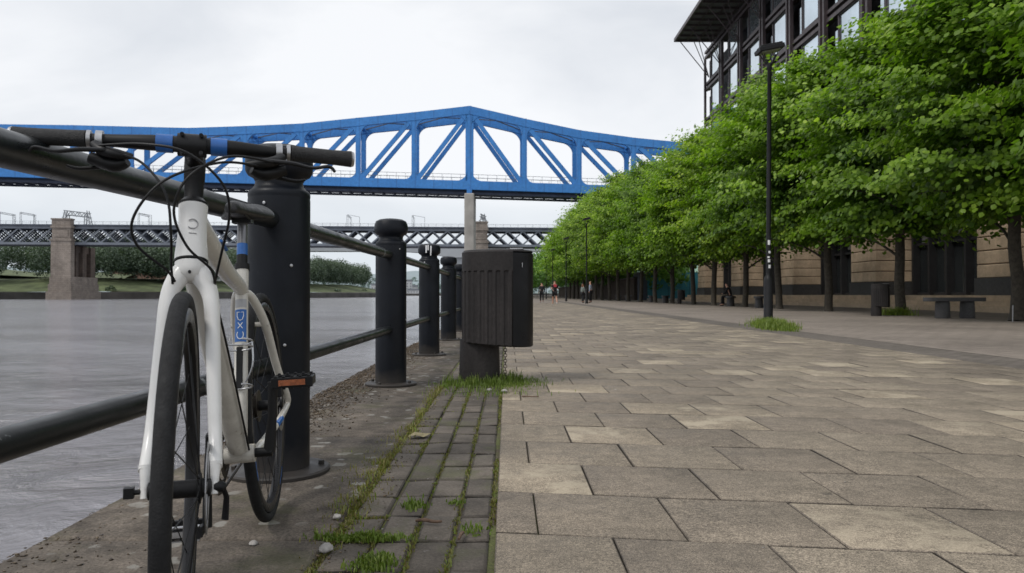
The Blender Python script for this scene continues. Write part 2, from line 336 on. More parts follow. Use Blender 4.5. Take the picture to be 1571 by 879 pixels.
# ------------------------------------------------------------------ ground
def slab_field(name,mat,x0,x1,y0,y1,w,d,skew=0,xst=None,gap=.006,off=.5,seed=1,zj=.0015,tilt=.0012,bev=.006,ztop=0,jit=.0,wvar=0):
    rg=np.random.default_rng(seed); vs=[];fs=[];at=[]
    nrow=int((y1-y0)/d)+3
    for r in range(-2,nrow):
        xx=(x0 if xst is None else xst)-(off*w if r%2 else 0)-rg.random()*jit
        while xx<x1:
            ww=w*(1+wvar*(rg.random()-.5)); a,b=max(xx,x0),min(xx+ww,x1); xx+=ww
            if b-a<.03: continue
            ya=y0+r*d; yb=ya+d
            g=gap/2; z=ztop+(rg.random()-.5)*2*zj; tx,ty=(rg.random(2)-.5)*2*tilt
            c=[(a+g,ya+g),(b-g,ya+g),(b-g,yb-g),(a+g,yb-g)]
            bb=bev*(.7+.8*rg.random())
            ci=[(a+g+bb,ya+g+bb),(b-g-bb,ya+g+bb),(b-g-bb,yb-g-bb),(a+g+bb,yb-g-bb)]
            base=len(vs); mx,my=(a+b)/2,(ya+yb)/2
            def zz(p,dz): return z+dz+tx*(p[0]-mx)/(.5*w)+ty*(p[1]-my)/(.5*d)
            ring=[(c,-.03),(c,-bb*.6),(ci,0.)]
            for rr,dz in ring:
                for p in rr: vs.append((p[0],p[1]-skew*p[0],zz(p,dz)))
            for k in range(2):
                for j in range(4): fs.append((base+k*4+j,base+k*4+(j+1)%4,base+(k+1)*4+(j+1)%4,base+(k+1)*4+j))
            fs.append(tuple(base+8+j for j in range(4)))
            tv=rg.random(); jd=-.06-.34*rg.random(); at += [-1]*4+[jd+.15*(rg.random()-.5) for _ in range(4)]+[tv]
    o=npmesh(name,np.array(vs),np.array(fs),mat,attr=np.array(at))
    return tag(o,kind='structure')
slab_field('paving_slabs',M['slab'],-.035,4.78,.36,62,.42,.455,skew=.151,xst=-.33,seed=3,zj=.0013,tilt=.0014,bev=.0035,gap=.0048)
slab_field('sett_paving',M['sett'],-.487,-.047,.5,40,.112,.232,seed=5,off=0,gap=.010,zj=.0035,tilt=.003,bev=.007,ztop=-.004,wvar=0)
slab_field('quay_coping',M['coping'],-1.32,-.50,.62,120,.83,1.51,seed=8,off=0,gap=.012,zj=.004,tilt=.003,bev=.012,ztop=.0)
def sheet(name,mat,x0,x1,y0,y1,z,kind='structure',xs=1,ys=1):
    m=MB(); m.add([(x0,y0,z),(x1,y0,z),(x1,y1,z),(x0,y1,z)],[(0,1,2,3)]); o=m.build(name,mat); return tag(o,kind=kind)
sheet('joint_bed',M['joint'],-1.31,4.80,-4,135,-.014)
def m_brickpave(name,c1,c2,bw,rh,rot=0):
    t=NT(name); mp=t.mapp(rot=(0,0,rot))
    br=t.N('TexBrick',i_Vector=mp,i_Color1=c1,i_Color2=c2,i_Mortar=(.05,.042,.035),i_Scale=1.0,i_Mortar_Size=.006,i_Brick_Width=bw,i_Row_Height=rh)
    c=t.mix(1,br.outputs[0],t.ramp(t.noise(.35,5,.6),[(.3,.78),(.7,1.2)]),'MULTIPLY')
    c=t.mix(1,c,t.ramp(t.noise(6,5,.65),[(.3,.8),(.7,1.18)]),'MULTIPLY')
    return t.out(c,.85,0,t.bump(t.math('SUBTRACT',1.0,br.outputs['Fac']),.4,.006),.3)
M['strip']=m_brickpave('dark_brick_drain_strip',(.135,.117,.10),(.16,.138,.12),.21,.105)
M['brickpave']=m_brickpave('brown_brick_paving',(.225,.19,.162),(.26,.22,.188),.42,.3)
sheet('drain_strip',M['strip'],4.78,5.50,-4,135,-.002)
sheet('tree_side_paving',M['brickpave'],5.50,19.6,-4,135,0.0)
sheet('promenade_far',M['brickpave'],-.035,4.78,62.0,135,-.001)
# land body: quay wall + ground
m=MB(); m.box((120,298,-2.03),(242.56,606,4.0)); tag(m.build('ground',M['coping']),kind='structure')
# river
m=MB(); m.add([(-3000,-400,-1.6),(200,-400,-1.6),(200,3800,-1.6),(-3000,3800,-1.6)],[(0,1,2,3)]); tag(m.build('river',M['water']),kind='structure')
# low kerb under the trees' far side steps handled by the building

# ------------------------------------------------------------------ far bank
def bank(name,line,offs,zs,mat,seed=0,kind='structure'):
    """strip mesh along a shoreline; offs/zs = profile away from the river"""
    pts=crom([(x,y,0) for x,y in line],10); vs=[];fs=[];n=len(offs)
    for i,p in enumerate(pts):
        t=(pts[min(i+1,len(pts)-1)]-pts[max(i-1,0)]).normalized(); nn=V((-t.y,t.x,0))
        for o_,z_ in zip(offs,zs):
            q=p+nn*o_; zz=z_+(mnoise.noise(V((q.x*.02,q.y*.02,seed)))*z_*.25 if z_>2 else 0)
            vs.append((q.x,q.y,zz))
    for i in range(len(pts)-1):
        for j in range(n-1): fs.append((i*n+j,i*n+j+1,(i+1)*n+j+1,(i+1)*n+j))
    m=MB(); m.add(vs,fs); return tag(m.build(name,mat,smooth=60),kind=kind),pts
LINE=[(-700,300),(-420,345),(-250,372),(-172,410),(-150,480),(-122,580),(-108,690),(-122,770),(-210,900)]
o,BP=bank('embankment',LINE,[0,.5,2.5],[-1.7,1.9,2.2],M['mud'])
bank('bank_grass',LINE,[2.4,14,34,60,120,300],[2.15,4.5,8.5,10,11,20],M['bank'],2)
def leafcloud(crowns,leaf,n_per,seed,flat=.0,zsq=1.0):
    """crowns: list of (x,y,z,rx,ry,rz). returns verts, faces(quads), tint"""
    rg=np.random.default_rng(seed); Vs=[];Ts=[]
    for (x,y,z,rx,ry,rz) in crowns:
        n=n_per
        # lumps on the crown
        k=14; ld=rg.normal(size=(k,3)); ld/=np.linalg.norm(ld,axis=1)[:,None]; ld[:,2]=np.abs(ld[:,2])*1.0-.25
        lr=.32+.2*rg.random(k)
        idx=rg.integers(0,k,n); d=rg.normal(size=(n,3)); d/=np.linalg.norm(d,axis=1)[:,None]
        p=ld[idx]*.68+d*lr[idx][:,None]*(.75+.3*rg.random((n,1)))
        c=p*np.array([rx,ry,rz])+np.array([x,y,z])
        nr=d+.5*rg.normal(size=(n,3)); nr/=np.linalg.norm(nr,axis=1)[:,None]
        a=np.cross(nr,rg.normal(size=(n,3))); a/=np.linalg.norm(a,axis=1)[:,None]; b=np.cross(nr,a)
        s=leaf*(.6+.8*rg.random((n,1)))
        q=np.stack([c-a*s,c-b*s*.7,c+a*s,c+b*s*.7],1)
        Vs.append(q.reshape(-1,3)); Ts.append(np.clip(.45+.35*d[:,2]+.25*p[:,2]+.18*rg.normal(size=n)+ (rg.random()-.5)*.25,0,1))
    v=np.concatenate(Vs); f=np.arange(len(v)).reshape(-1,4); return v,f,np.concatenate(Ts)
# far left wood
cr=[]; rg=np.random.default_rng(4)
for i,p in enumerate(BP):
    t=(BP[min(i+1,len(BP)-1)]-BP[max(i-1,0)]).normalized(); nn=V((-t.y,t.x,0))
    for k in range(9):
        o_=24+k*7+rg.random()*6; q=p+nn*o_+t*(rg.random()-.5)*26
        if q.y>735: continue
        if q.x<-700: continue
        h=(22+rg.random()*6)*(1.0 if q.y<560 else .95); base=5.5+ (o_-20)*.10
        cr.append((q.x,q.y,base+h*.44,h*.30,h*.30,h*.58))
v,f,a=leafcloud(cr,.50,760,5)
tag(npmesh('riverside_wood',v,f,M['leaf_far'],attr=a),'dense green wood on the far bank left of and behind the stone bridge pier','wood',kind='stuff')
# bushes on the bank
for i,(bx,by) in enumerate([(-214,389),(-176,408),(-206,391),(-150,497),(-130,575),(-122,640)]):
    v,f,a=leafcloud([(bx,by,3.6,2.6,2.6,2.2)],.5,160,50+i)
    ob=npmesh('bush',v,f,M['leaf_far'],attr=a)
    tag(ob,['low bush on the grassy bank just right of the stone pier','low bush on the bank furthest left seen between the pier and the bicycle','second low bush right of the stone pier','small bush at the edge of the far bank seen left of the second bollard','round bush on the far bank beside the second bollard','smallest bush on the far bank near the end of the wood'][i],'bush')
# hills, with aerial haze put into their material colours
def hills(name,y,pts,mat,seed):
    m=MB(); vs=[];fs=[]; n=len(pts)
    P=crom([(x,0,z) for x,z in pts],14)
    for i,p in enumerate(P):
        z=p.z+mnoise.noise(V((p.x*.006,seed,0)))*p.z*.12+mnoise.noise(V((p.x*.04,seed,0)))*p.z*.05
        vs+= [(p.x,y-300,-2),(p.x,y-60,max(1,z*.45)),(p.x,y+150,max(1,z)),(p.x,y+500,max(1,z*.9))]
    for i in range(len(P)-1):
        for j in range(3): fs.append((i*4+j,i*4+j+1,i*4+5+j,i*4+4+j))
    m.add(vs,fs); return tag(m.build(name,mat,smooth=80),kind='structure')
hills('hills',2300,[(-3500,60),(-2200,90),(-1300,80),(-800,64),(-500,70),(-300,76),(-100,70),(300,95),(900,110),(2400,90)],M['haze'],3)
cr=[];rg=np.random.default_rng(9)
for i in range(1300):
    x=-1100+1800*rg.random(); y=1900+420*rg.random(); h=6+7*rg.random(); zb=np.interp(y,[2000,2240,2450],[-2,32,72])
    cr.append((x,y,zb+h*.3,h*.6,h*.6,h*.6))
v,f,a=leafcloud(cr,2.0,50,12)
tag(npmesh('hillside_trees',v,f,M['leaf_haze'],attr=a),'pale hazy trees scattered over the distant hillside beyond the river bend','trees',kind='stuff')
lab=['pale slab block low on the hazy hillside, seen between the second and third bollards','widest pale house block on the hazy hillside between second and third bollards','small pale house highest on the hazy hillside','pale gabled house on the hillside just right of the far wood','grey roofed house at the foot of the hazy hill by the water','pale tower on the hazy hillside nearest the third bollard']
for i,(px,y,zb,w,h) in enumerate([(628,1950,6,14,30),(632,1980,10,30,12),(600,2240,52,22,10),(578,1960,14,26,12),(636,1930,4,34,8),(648,1990,14,12,24)]):
    x=(px-778)/1150*y
    e=empty('house',(x,y,zb),0,lab[i],'house','buildings on the hazy hillside')
    mm=MB(); mm.box((0,0,h/2-3),(w,14,h+6)); mm.build('wall',M['hazewhite'],e)
    mm=MB(); mm.prism([(-w/2-1,-8,h),(-w/2-1,8,h),(-w/2-1,0,h+4)],(w+2,0,0)); mm.build('roof',M['slate'],e)
    mm=MB()
    for k in range(max(2,int(w/6))):
        for r_ in range(max(1,int(h/7))): mm=MB(); mm.box((-w/2+3+k*(w-6)/max(1,int(w/6)-1),-7.05,3.5+r_*6.5),(2.2,.3,3)); mm.build('window',M['slate'],e)
# brick buildings behind the wood, seen just under the lattice bridge
for i,(px,y,w,zt) in enumerate([(240,560,20,31),(205,590,26,33)]):
    x=(px-778)/1150*y; e=empty('brick_building',(x,y,0),R(8),['red brick building rising over the wood, seen beside the bicycle head tube','flat roofed brick building over the wood between pier and bicycle'][i],'building')
    mm=MB(); mm.box((0,0,zt/2),(w,14,zt)); mm.build('wall',M['brick'],e)
    mm=MB(); mm.box((0,0,zt+.6),(w+1,15,1.2)); mm.build('roof',M['slate'],e)
    for k in range(4):
        mm=MB(); mm.box((-w/2+3+k*(w-6)/3,-7.06,zt-4),(1.6,.3,2.6)); mm.build('window',M['darkglass'],e)
# far embankment wall right of the wood (valley floor)
m=MB(); m.box((-300,1500,-.2),(900,12,6)); tag(m.build('far_embankment',M['mud']),kind='structure')
m=MB(); m.box((-560,1620,1),(1700,230,3)); tag(m.build('valley_floor',M['bank']),kind='structure')

# ------------------------------------------------------------------ railing
Y1,DY=2.93,2.82
BY=[Y1+DY*i for i in range(0,34)]
BX=-.89
def railz(y):
    return float(np.interp(y,[.1,2.93,5.75,8.6,30],[.925,.975,.99,1.0,1.0]))
ordn=['nearest','second','third','fourth','fifth','sixth','seventh','eighth','ninth','tenth','eleventh','twelfth','thirteenth','fourteenth','fifteenth','sixteenth','seventeenth','eighteenth','nineteenth','twentieth','twenty-first','twenty-second','twenty-third','twenty-fourth','twenty-fifth','twenty-sixth','twenty-seventh','twenty-eighth','twenty-ninth','thirtieth']
def make_bollard():
    e=empty('bollard')
    pr=[(.116,0),(.1175,.02),(.1175,1.055),(.1165,1.062),(.1165,1.066),(.1175,1.072),(.1175,1.082),(.112,1.092),(.103,1.098),(.092,1.112),(.090,1.128),(.098,1.142),(.117,1.152),(.126,1.168),(.128,1.195),(.126,1.225),(.115,1.25),(.09,1.264),(.05,1.27),(.01,1.271)]
    mm=MB(); mm.lathe(pr,seg=48); s=mm.build('shaft',M['bollard'],e,smooth=35)
    mm=MB(); mm.lathe([(.18,0),(.196,.003),(.197,.014),(.19,.02),(.118,.024)],seg=48); mm.build('base_plate',M['bollard'],e,smooth=30)
    for k in range(4):
        a=PI/4+k*PI/2-.5; mm=MB(); mm.lathe([(.012,.02),(.012,.034),(.009,.037)],(.162*math.cos(a),.162*math.sin(a),0),6); mm.build('bolt',M['bollard'],e)
    for (a,z) in ((-1.75,1.035),(-.9,.80),(-1.1,.5)):
        mm=MB(); mm.lathe([(.006,-.003),(.006,.003),(.003,.004)],axis='Y',seg=10); ob=mm.build('rivet',M['alloy'],e); ob.location=(.1185*math.cos(a),.1185*math.sin(a),z); ob.rotation_euler=(0,0,a-PI/2)
    return e
B0=make_bollard()
for i,y in enumerate(BY[:26]):
    o=B0 if i==0 else copy_tree(B0)
    o.location=(BX,y,0); o.rotation_euler[2]=(0 if i==0 else i*.9)
    nm=ordn[i]
    if i==0: l='largest black iron bollard, right behind the parked bicycle, base plate bolted down'
    elif i<5: l=f'{nm} black iron bollard from the camera, left of the large bin'
    else: l=f'{nm} small black bollard from the camera along the quay edge, behind the large bin'
    tag(o,l,'bollard','black bollards along the quay edge')
for k,(an,z0,z1) in enumerate([(-1.75,1.16,1.245),(-1.58,1.19,1.25),(-1.35,1.13,1.24),(-1.95,1.02,1.06)]):
    o3=[o for o in bpy.data.objects if o.name.startswith('bollard') and o.parent is None and abs(o.location.y-BY[2])<.01][0]
    mm=MB(); rad=.1285 if z0>1.1 else .1185; an-=o3.rotation_euler[2]
    mm.add([((rad+.001)*math.cos(an+q),(rad+.001)*math.sin(an+q),z) for z in np.linspace(z0,z1,4) for q in (-.05,.05+.02*(z-z0)*20)],[(2*j,2*j+1,2*j+3,2*j+2) for j in range(3)]); mm.build('bird_dropping',M['white_decal'],o3)
def rail(name,y0,y1,z0,z1,r,lab,sag=0):
    mm=MB(); n=8
    mm.tube([(BX,y0+(y1-y0)*k/n,z0+(z1-z0)*k/n) for k in range(n+1)],r,20,cap=True)
    o=mm.build(name,M['rail'],None,smooth=40)
    return tag(o,lab,'railing','tubular rails between the bollards')
ys=[.05]+BY[:26]
for i in range(len(ys)-1):
    a,b=ys[i],ys[i+1]
    a2=a if i==0 else a+.112; b2=b-.112
    where=('passing behind the bicycle from the left photo edge' if i==0 else f'between the {ordn[i-1]} and {ordn[i]} bollards')
    rail('top_rail',a2,b2,railz(a),railz(b),.0345,'thick upper black rail '+where)
    rail('lower_rail',a2,b2,.425,.425 if i<2 else .42,.0305,'lower black rail '+where)

# ------------------------------------------------------------------ bicycle
def make_bike():
    root=empty('bicycle',(-.725,2.31,0.006),0,'white hybrid bicycle with black handlebar and blue decals leaning on the black rail','bicycle')
    lean=R(-2.7); hd=math.atan2(-.987,.162)
    # local x = forward, y = left, z = up
    root.rotation_mode='QUATERNION'
    root.rotation_quaternion=(Matrix.Rotation(hd,4,'Z')@Matrix.Rotation(-lean,4,'X')).to_quaternion()
    a_=V((-.317,0,.948)); n_=V((.948,0,.317)); HB=V((.828,0,.748)); ST=R(10.4)
    S=Matrix.Translation(HB)@Matrix.Rotation(ST,4,a_)@Matrix.Translation(-HB)
    xs=lambda p: S@p
    FA=HB-.44*a_+.045*n_; RA=V((0,0,.345)); BB=V((.425,0,.285))
    def wheel(name,c,xf,disc,lab=None):
        w=MB(xf); w.lathe([(.292,-.0105),(.300,-.0125),(.313,-.0125),(.316,-.010),(.316,.010),(.313,.0125),(.300,.0125),(.292,.0105),(.290,0)],c,64,'Y',closed=True)
        ro=w.build(name,M['rim'],root,smooth=40)
        t=MB(xf); pr=[(.3305+.0145*math.cos(k*2*PI/16)*1.0,.0142*math.sin(k*2*PI/16)) for k in range(16)]
        t.lathe(pr,c,80,'Y',closed=True); t.build('tyre',M['rubber'],ro,smooth=60)
        h=MB(xf); h.lathe([(.009,-.052),(.015,-.05),(.017,-.036),(.027,-.034),(.027,-.030),(.0155,-.027),(.0155,.027),(.027,.030),(.027,.034),(.017,.036),(.015,.05),(.009,.052)],c,24,'Y'); h.build('hub',M['black'],ro,smooth=40)
        sp=MB(xf)
        for k in range(28):
            a=2*PI*k/28; sgn=1 if k%2 else -1; b=a+(.55 if (k//2)%2 else -.55)
            p=c+V((.023*math.sin(b),sgn*.032,.023*math.cos(b))); q=c+V((.293*math.sin(a),sgn*.002,.293*math.cos(a)))
            sp.tube([p,q],.0011,5,cap=False)
        sp.build('spokes',M['black'],ro)
        if disc:
            d=MB(xf); d.lathe([(.066,.0435),(.080,.0435),(.080,.0452),(.066,.0452)],c,48,'Y',closed=True)
            for k in range(6):
                a=2*PI*k/6; d.bar(c+V((.018*math.sin(a),.0443,.018*math.cos(a))),c+V((.068*math.sin(a+.4),.0443,.068*math.cos(a+.4))),.0016,.008,(0,1,0))
            d.build('brake_disc',M['steel'],ro)
        v=MB(xf); v.tube([c+V((.29,0,0)),c+V((.25,0,0))],.003,6); v.build('valve',M['alloy'],ro)
        return ro
    wf=wheel('front_wheel',FA,xs,True); wr=wheel('rear_wheel',RA,None,True)
    # blue decals on the rear rim
    for an in (1.9,3.6):
        d=MB(); 
        for k in range(7):
            b=an+k*.035; q=an+(k+1)*.035
            d.add([V((r_*math.sin(x_),.0128,r_*math.cos(x_)))+RA for x_,r_ in ((b,.302),(q,.302),(q,.312),(b,.312))],[(0,1,2,3)])
        d.build('decal',M['blue_decal'],wr)
    # fork
    f=MB(xs)
    for s in (-1,1):
        P=crom([HB-.012*a_+V((0,s*.006,0)),HB-.032*a_+V((0,s*.022,0)),HB-.075*a_+V((0,s*.0385,0)),HB-.16*a_+V((0,s*.0445,0)),HB-.33*a_+.012*n_+V((0,s*.053,0)),FA+.035*a_+V((0,s*.058,0))],6)
        f.tube(P,[.024,.0215,.0163,.0150,.0132,.0112],16,flat=.92)
        f.tube([FA+.045*a_+V((0,s*.057,0)),FA+.02*a_+V((0,s*.056,0)),FA-.012*a_+V((0,s*.0555,0))],[.010,.008,.007],10)
    f.tube([HB-.002*a_,HB-.015*a_,HB-.03*a_,HB-.040*a_],[.0300,.0295,.027,.012],24)
    fo=f.build('fork',M['white_paint'],root,smooth=60)
    b=MB(xs); b.tube([HB-.03*a_+.027*n_,HB-.03*a_+.0315*n_],.003,8); b.build('bolt',M['black'],fo)
    # quick release
    q=MB(xs); q.tube([FA+V((0,-.078,0)),FA+V((0,-.052,0))],.0045,8); q.box(FA+V((0,-.080,0)),(.016,.016,.018)); q.build('axle_nut',M['black'],root); q=MB(xs); q.lathe([(.009,.055),(.010,.07),(.006,.075)],FA,12,'Y')
    q.tube([FA+V((.004,.07,0)),FA+V((-.004,.076,-.02)),FA+V((-.006,.074,-.06))],[.005,.006,.0075],8,flat=.6); q.build('quick_release',M['black'],root,smooth=40)
    # caliper
    c=MB(xs); c.box(FA+V((-.07,.050,.055)),(.035,.026,.055)); c.build('brake_caliper',M['black'],root,bevel=.003)
    c=MB(); c.box(RA+V((.06,.048,.05)),(.05,.025,.035)); c.build('brake_caliper',M['black'],root,bevel=.003)
    # frame
    HT=HB+.125*a_
    fr=MB()
    fr.tube([HB+.004*a_,HB+.02*a_,HB+.05*a_,HB+.09*a_,HT-.003*a_],[.031,.0305,.0275,.0265,.028],28)
    ST_top=V((.283,0,.762))
    fr.build('head_tube',M['white_paint'],root,smooth=50)
    fr=MB()
    P=crom([HT-.035*a_+V((-.005,0,0)),V((.70,0,.806)),V((.50,0,.742)),V((.36,0,.712)),V((.303,0,.695))],6)
    fr.tube(P,[.027,.0245,.021,.019,.017],20)
    P=crom([HB+.035*a_+V((-.005,0,0)),V((.76,0,.70)),V((.60,0,.498)),BB+V((.02,0,.02))],6)
    fr.tube(P,[.025,.027,.0275,.025],20)
    fr.tube([BB,V((.31,0,.672)),ST_top],[.0175,.0165,.017],18)
    fr.tube([BB+V((0,-.036,0)),BB+V((0,.036,0))],.023,20)
    for s in (-1,1):
        P=crom([V((.306,s*.010,.690)),V((.275,s*.022,.672)),V((.20,s*.040,.60)),V((.10,s*.052,.47)),RA+V((.02,s*.067,.03)),RA+V((0,s*.067,.004))],6)
        fr.tube(P,[.010,.012,.012,.0115,.010,.008],12)
        P=crom([BB+V((-.01,s*.030,-.005)),V((.30,s*.040,.292)),V((.15,s*.058,.318)),RA+V((.01,s*.067,0))],6)
        fr.tube(P,[.013,.011,.010,.008],12)
    fr.tube([V((.205,-.05,.60)),V((.205,.05,.60))],.007,8)
    fm=fr.build('frame',M['cream_paint'],root,smooth=60)
    # decals
    d=MB()
    u=(ST_top-BB).normalized(); fdir=V((u.z,0,-u.x))
    def onseat(s_,ang0,ang1,h0,h1,mm,rad=.0178):
        n=6; vs=[]
        for h in (h0,h1):
            for k in range(n+1):
                an=ang0+(ang1-ang0)*k/n; vs.append(BB+u*h+fdir*math.cos(an)*rad+V((0,1,0))*math.sin(an)*rad)
        mm.add(vs,[(k,k+1,n+2+k,n+1+k) for k in range(n)])
    onseat(0,-.95,.95,.285,.372,d); d.build('decal',M['blue_decal'],fm)
    d=MB(); onseat(0,-.95,.95,.378,.400,d); d.build('decal',M['grey_decal'],fm)
    # letters D X C up the seat tube, stroke by stroke
    def stroke(mm,pts,h0,sc,rad=.0186,w=.0011):
        P=[]
        for (lx,lz) in pts:
            an=lx*sc/rad; P.append(BB+u*(h0+lz*sc)+fdir*math.cos(an)*rad+V((0,1,0))*math.sin(an)*rad)
        mm.tube(P,w,5)
    d=MB()
    Dp=[(-.5,.9),(-.5,-.2)]+[(.5*math.cos(t),-.2+ -.0-.7*math.sin(t)) for t in np.linspace(PI,0,8)][0:]+[(.5,-.2),(.5,.9),(-.5,.9)]
    Dp=[(-.55,.8),(.55,.8),(.55,.1),(.35,-.5),(0,-.7),(-.35,-.5),(-.55,.1),(-.55,.8)]
    stroke(d,Dp,.352,.015)
    stroke(d,[(-.55,.7),(.55,-.7)],.328,.011); stroke(d,[(.55,.7),(-.55,-.7)],.328,.011)
    stroke(d,[(.6*math.cos(t),.8*math.sin(t)) for t in np.linspace(.25*PI,-1.25*PI+2*PI*0-.0,14)],.303,.014)
    d.build('lettering',M['white_decal'],fm)
    d=MB(); ang=.55
    def onhead(lx,lz,rad=.0285): 
        an=lx/rad+.25; return HB+a_*lz+n_*math.cos(an)*rad+V((0,1,0))*math.sin(an)*rad
    d.tube([onhead(.010*math.cos(t),.072+.010*math.sin(t)) for t in np.linspace(-2.4,2.4,16)],.0012,5)
    d.tube([onhead(-.006,.052),onhead(.008,.052)],.001,5); d.build('emblem',M['grey_decal'],fm)
    d=MB(); d.tube([V((.655,0.020,.803)),V((.60,.0205,.786))],.0075,8,flat=.5); d.build('decal',M['blue_decal'],fm)
    d=MB(); d.tube([V((.19,.0585,.314)),V((.13,.0625,.322))],.0085,8); d.build('decal',M['blue_decal'],fm)
    # headset, stem
    h=MB(xs); h.lathe([(.001,0),(.029,0),(.0305,.003),(.029,.006),(.001,.006)],(0,0,0),24)
    hs=MB(); hs.tube([HB+.000*a_,HB+.0035*a_],.0318,28); hs.build('headset_cup',M['black'],root,smooth=40)
    hs=MB(); hs.tube([HT-.003*a_,HT+.002*a_,HT+.003*a_,HT+.012*a_],[.0285,.0285,.027,.020],28); hs.build('headset_cup',M['black'],root,smooth=40)
    st=MB(xs); T=HT+.10*a_; BC=V((.848,0,.977))
    st.tube([HT+.010*a_,HT+.05*a_,HT+.052*a_,HT+.085*a_,HT+.118*a_],[.0185,.0185,.020,.021,.020],20)
    st.tube([HT+.095*a_,BC-V((.02,0,0)),BC],[.019,.018,.019],16)
    st.tube([BC+V((0,-.026,0)),BC+V((0,.026,0))],[.0225,.0225],20)
    for sy in(-1,1):
        for sz in(-1,1): st.tube([BC+V((.012,sy*.017,sz*.019)),BC+V((.024,sy*.017,sz*.017))],.004,8)
    sm=st.build('stem',M['black'],root,smooth=40)
    hb=MB(xs); hb.tube(crom([BC+V((-.035,-.31,.002)),BC+V((-.012,-.16,0)),BC+V((0,-.06,0)),BC+V((0,.06,0)),BC+V((-.012,.16,0)),BC+V((-.035,.31,.002))],8),[.0112,.0115,.0125,.0155,.0158,.0158,.0125,.0115,.0112],16)
    hbo=hb.build('handlebar',M['black'],root,smooth=60)
    for s in(-1,1):
        d=MB(xs); d.tube([BC+V((.0008,s*.034,0)),BC+V((.0005,s*.064,0))],.0178,20); d.build('decal',M['blue_decal'],hbo,smooth=40)
        g=MB(xs); P=[BC+V((-.0165-.0001*k,s*(.185+.0157*k),.001)) for k in range(9)]
        P=[BC+V((-.0165-(k/8)*.0195,s*(.185+.0157*k),.0015)) for k in range(9)]
        g.tube(P,[.0165,.0160,.0158,.0158,.0158,.0158,.0160,.0165,.0172],20); gr=g.build('grip',M['rubber_grip'],hbo,smooth=60)
        c=MB(xs); c.tube([P[0]-V((0,s*.007,0)),P[0]],.0168,20); c.build('collar',M['alloy'],gr,smooth=30); c=MB(xs); c.tube([P[-1],P[-1]+V((-.0003,s*.006,0))],[.0175,.015],20); c.build('collar',M['alloy'],gr,smooth=30)
        # lever body
        l=MB(xs); cy=s*.163; l.tube([BC+V((-.0125,cy-.006,0)),BC+V((-.0125,cy+.006,0))],.0185,16)
        l.build('lever_clamp',M['alloy'],hbo,smooth=40)
        lb=MB(xs)
        lb.tube(crom([BC+V((.004,s*.168,-.012)),BC+V((.022,s*.150,-.026)),BC+V((.030,s*.125,-.032)),BC+V((.028,s*.10,-.034))],4),[.011,.014,.012,.006],12,flat=.8)
        lb.tube(crom([BC+V((.008,s*.175,-.038)),BC+V((.012,s*.135,-.050)),BC+V((.02,s*.11,-.044))],4),[.015,.018,.010],12,flat=.75)
        lb.tube(crom([BC+V((.030,s*.145,-.026)),BC+V((.045,s*.185,-.030)),BC+V((.043,s*.225,-.036)),BC+V((.036,s*.258,-.030)),BC+V((.038,s*.270,-.040))],5),[.008,.0075,.006,.006,.005],10,flat=.6)
        lb.tube(crom([BC+V((.0,s*.15,-.052)),BC+V((-.002,s*.195,-.058)),BC+V((0,s*.215,-.054))],4),[.007,.006,.004],8,flat=.6)
        lb.build('brake_lever',M['black'],hbo,smooth=50)
    # cables
    def W(py_,pz_,x_): return V((x_,(py_-293)*.00123,.69+(452-pz_)*.00126))
    cab=[[(178,246,.875),(225,262,.90),(262,310,.93),(270,370,.93),(268,412,.885),(269,440,.865)],
         [(392,254,.885),(335,258,.92),(262,292,.95),(222,345,.95),(224,385,.93),(262,420,.89),(272,436,.865)],
         [(415,247,.885),(350,249,.93),(296,285,.96),(275,335,.955),(292,385,.93),(325,418,.885),(330,450,.83)],
         [(165,238,.875),(228,238,.92),(290,250,.95),(340,290,.94),(351,335,.92),(340,390,.88),(329,440,.83),(330,470,.80)]]
    for c_ in cab:
        c=MB(xs); c.tube(crom([W(*p) for p in c_],8),.0025,8); c.build('cable',M['black'],root,smooth=60)
    c=MB(); c.tube(crom([V((.80,.030,.69)),V((.74,.031,.64)),V((.6,.030,.475)),V((.46,.028,.30))],6),.0025,6); c.build('cable',M['black'],root,smooth=60)
    c=MB(xs); c.tube(crom([HB-.04*a_+V((-.03,.03,0)),HB-.12*a_+V((-.035,.048,0)),HB-.25*a_+V((-.03,.050,0)),FA+V((-.065,.052,.09))],6),.0025,6); c.build('cable',M['black'],root,smooth=60)
    # seat post / saddle
    s_=MB(); u2=(ST_top-BB).normalized(); s_.tube([ST_top,ST_top+u2*.135],.0136,18); sp=s_.build('seat_post',M['post'],root,smooth=40)
    s_=MB(); s_.tube([ST_top+u2*.030,ST_top+u2*.062],.0142,18); s_.build('decal',M['blue_decal'],sp,smooth=40)
    s_=MB(); s_.tube([ST_top+u2*.002,ST_top+u2*.030],.0141,18); s_.tube([ST_top-u2*.012,ST_top+u2*.004],.0195,18); s_.box(ST_top+V((-.022,0,-.004)),(.012,.016,.016)); s_.build('seat_clamp',M['black'],sp,smooth=40)
    sd=MB(); secs=[]
    prof=[(.405,.012,.918,.012),(.385,.021,.928,.020),(.34,.026,.932,.024),(.29,.034,.934,.026),(.24,.052,.936,.028),(.19,.070,.942,.030),(.15,.076,.948,.030),(.125,.070,.950,.024),(.115,.045,.948,.014)]
    vs=[];n=14
    for (x,hw,zt,th) in prof:
        for k in range(n):
            a=2*PI*k/n; cy,sy=math.cos(a),math.sin(a)
            vs.append((x,hw*(abs(cy)**.8)*(1 if cy>0 else -1),zt-(th+.016)/2+(th+.016)/2*sy-(.016*(abs(cy)**2)*(hw/.07))))
    fs=[(i*n+k,i*n+(k+1)%n,(i+1)*n+(k+1)%n,(i+1)*n+k) for i in range(len(prof)-1) for k in range(n)]+[tuple(range(n)),tuple((len(prof)-1)*n+k for k in range(n))]
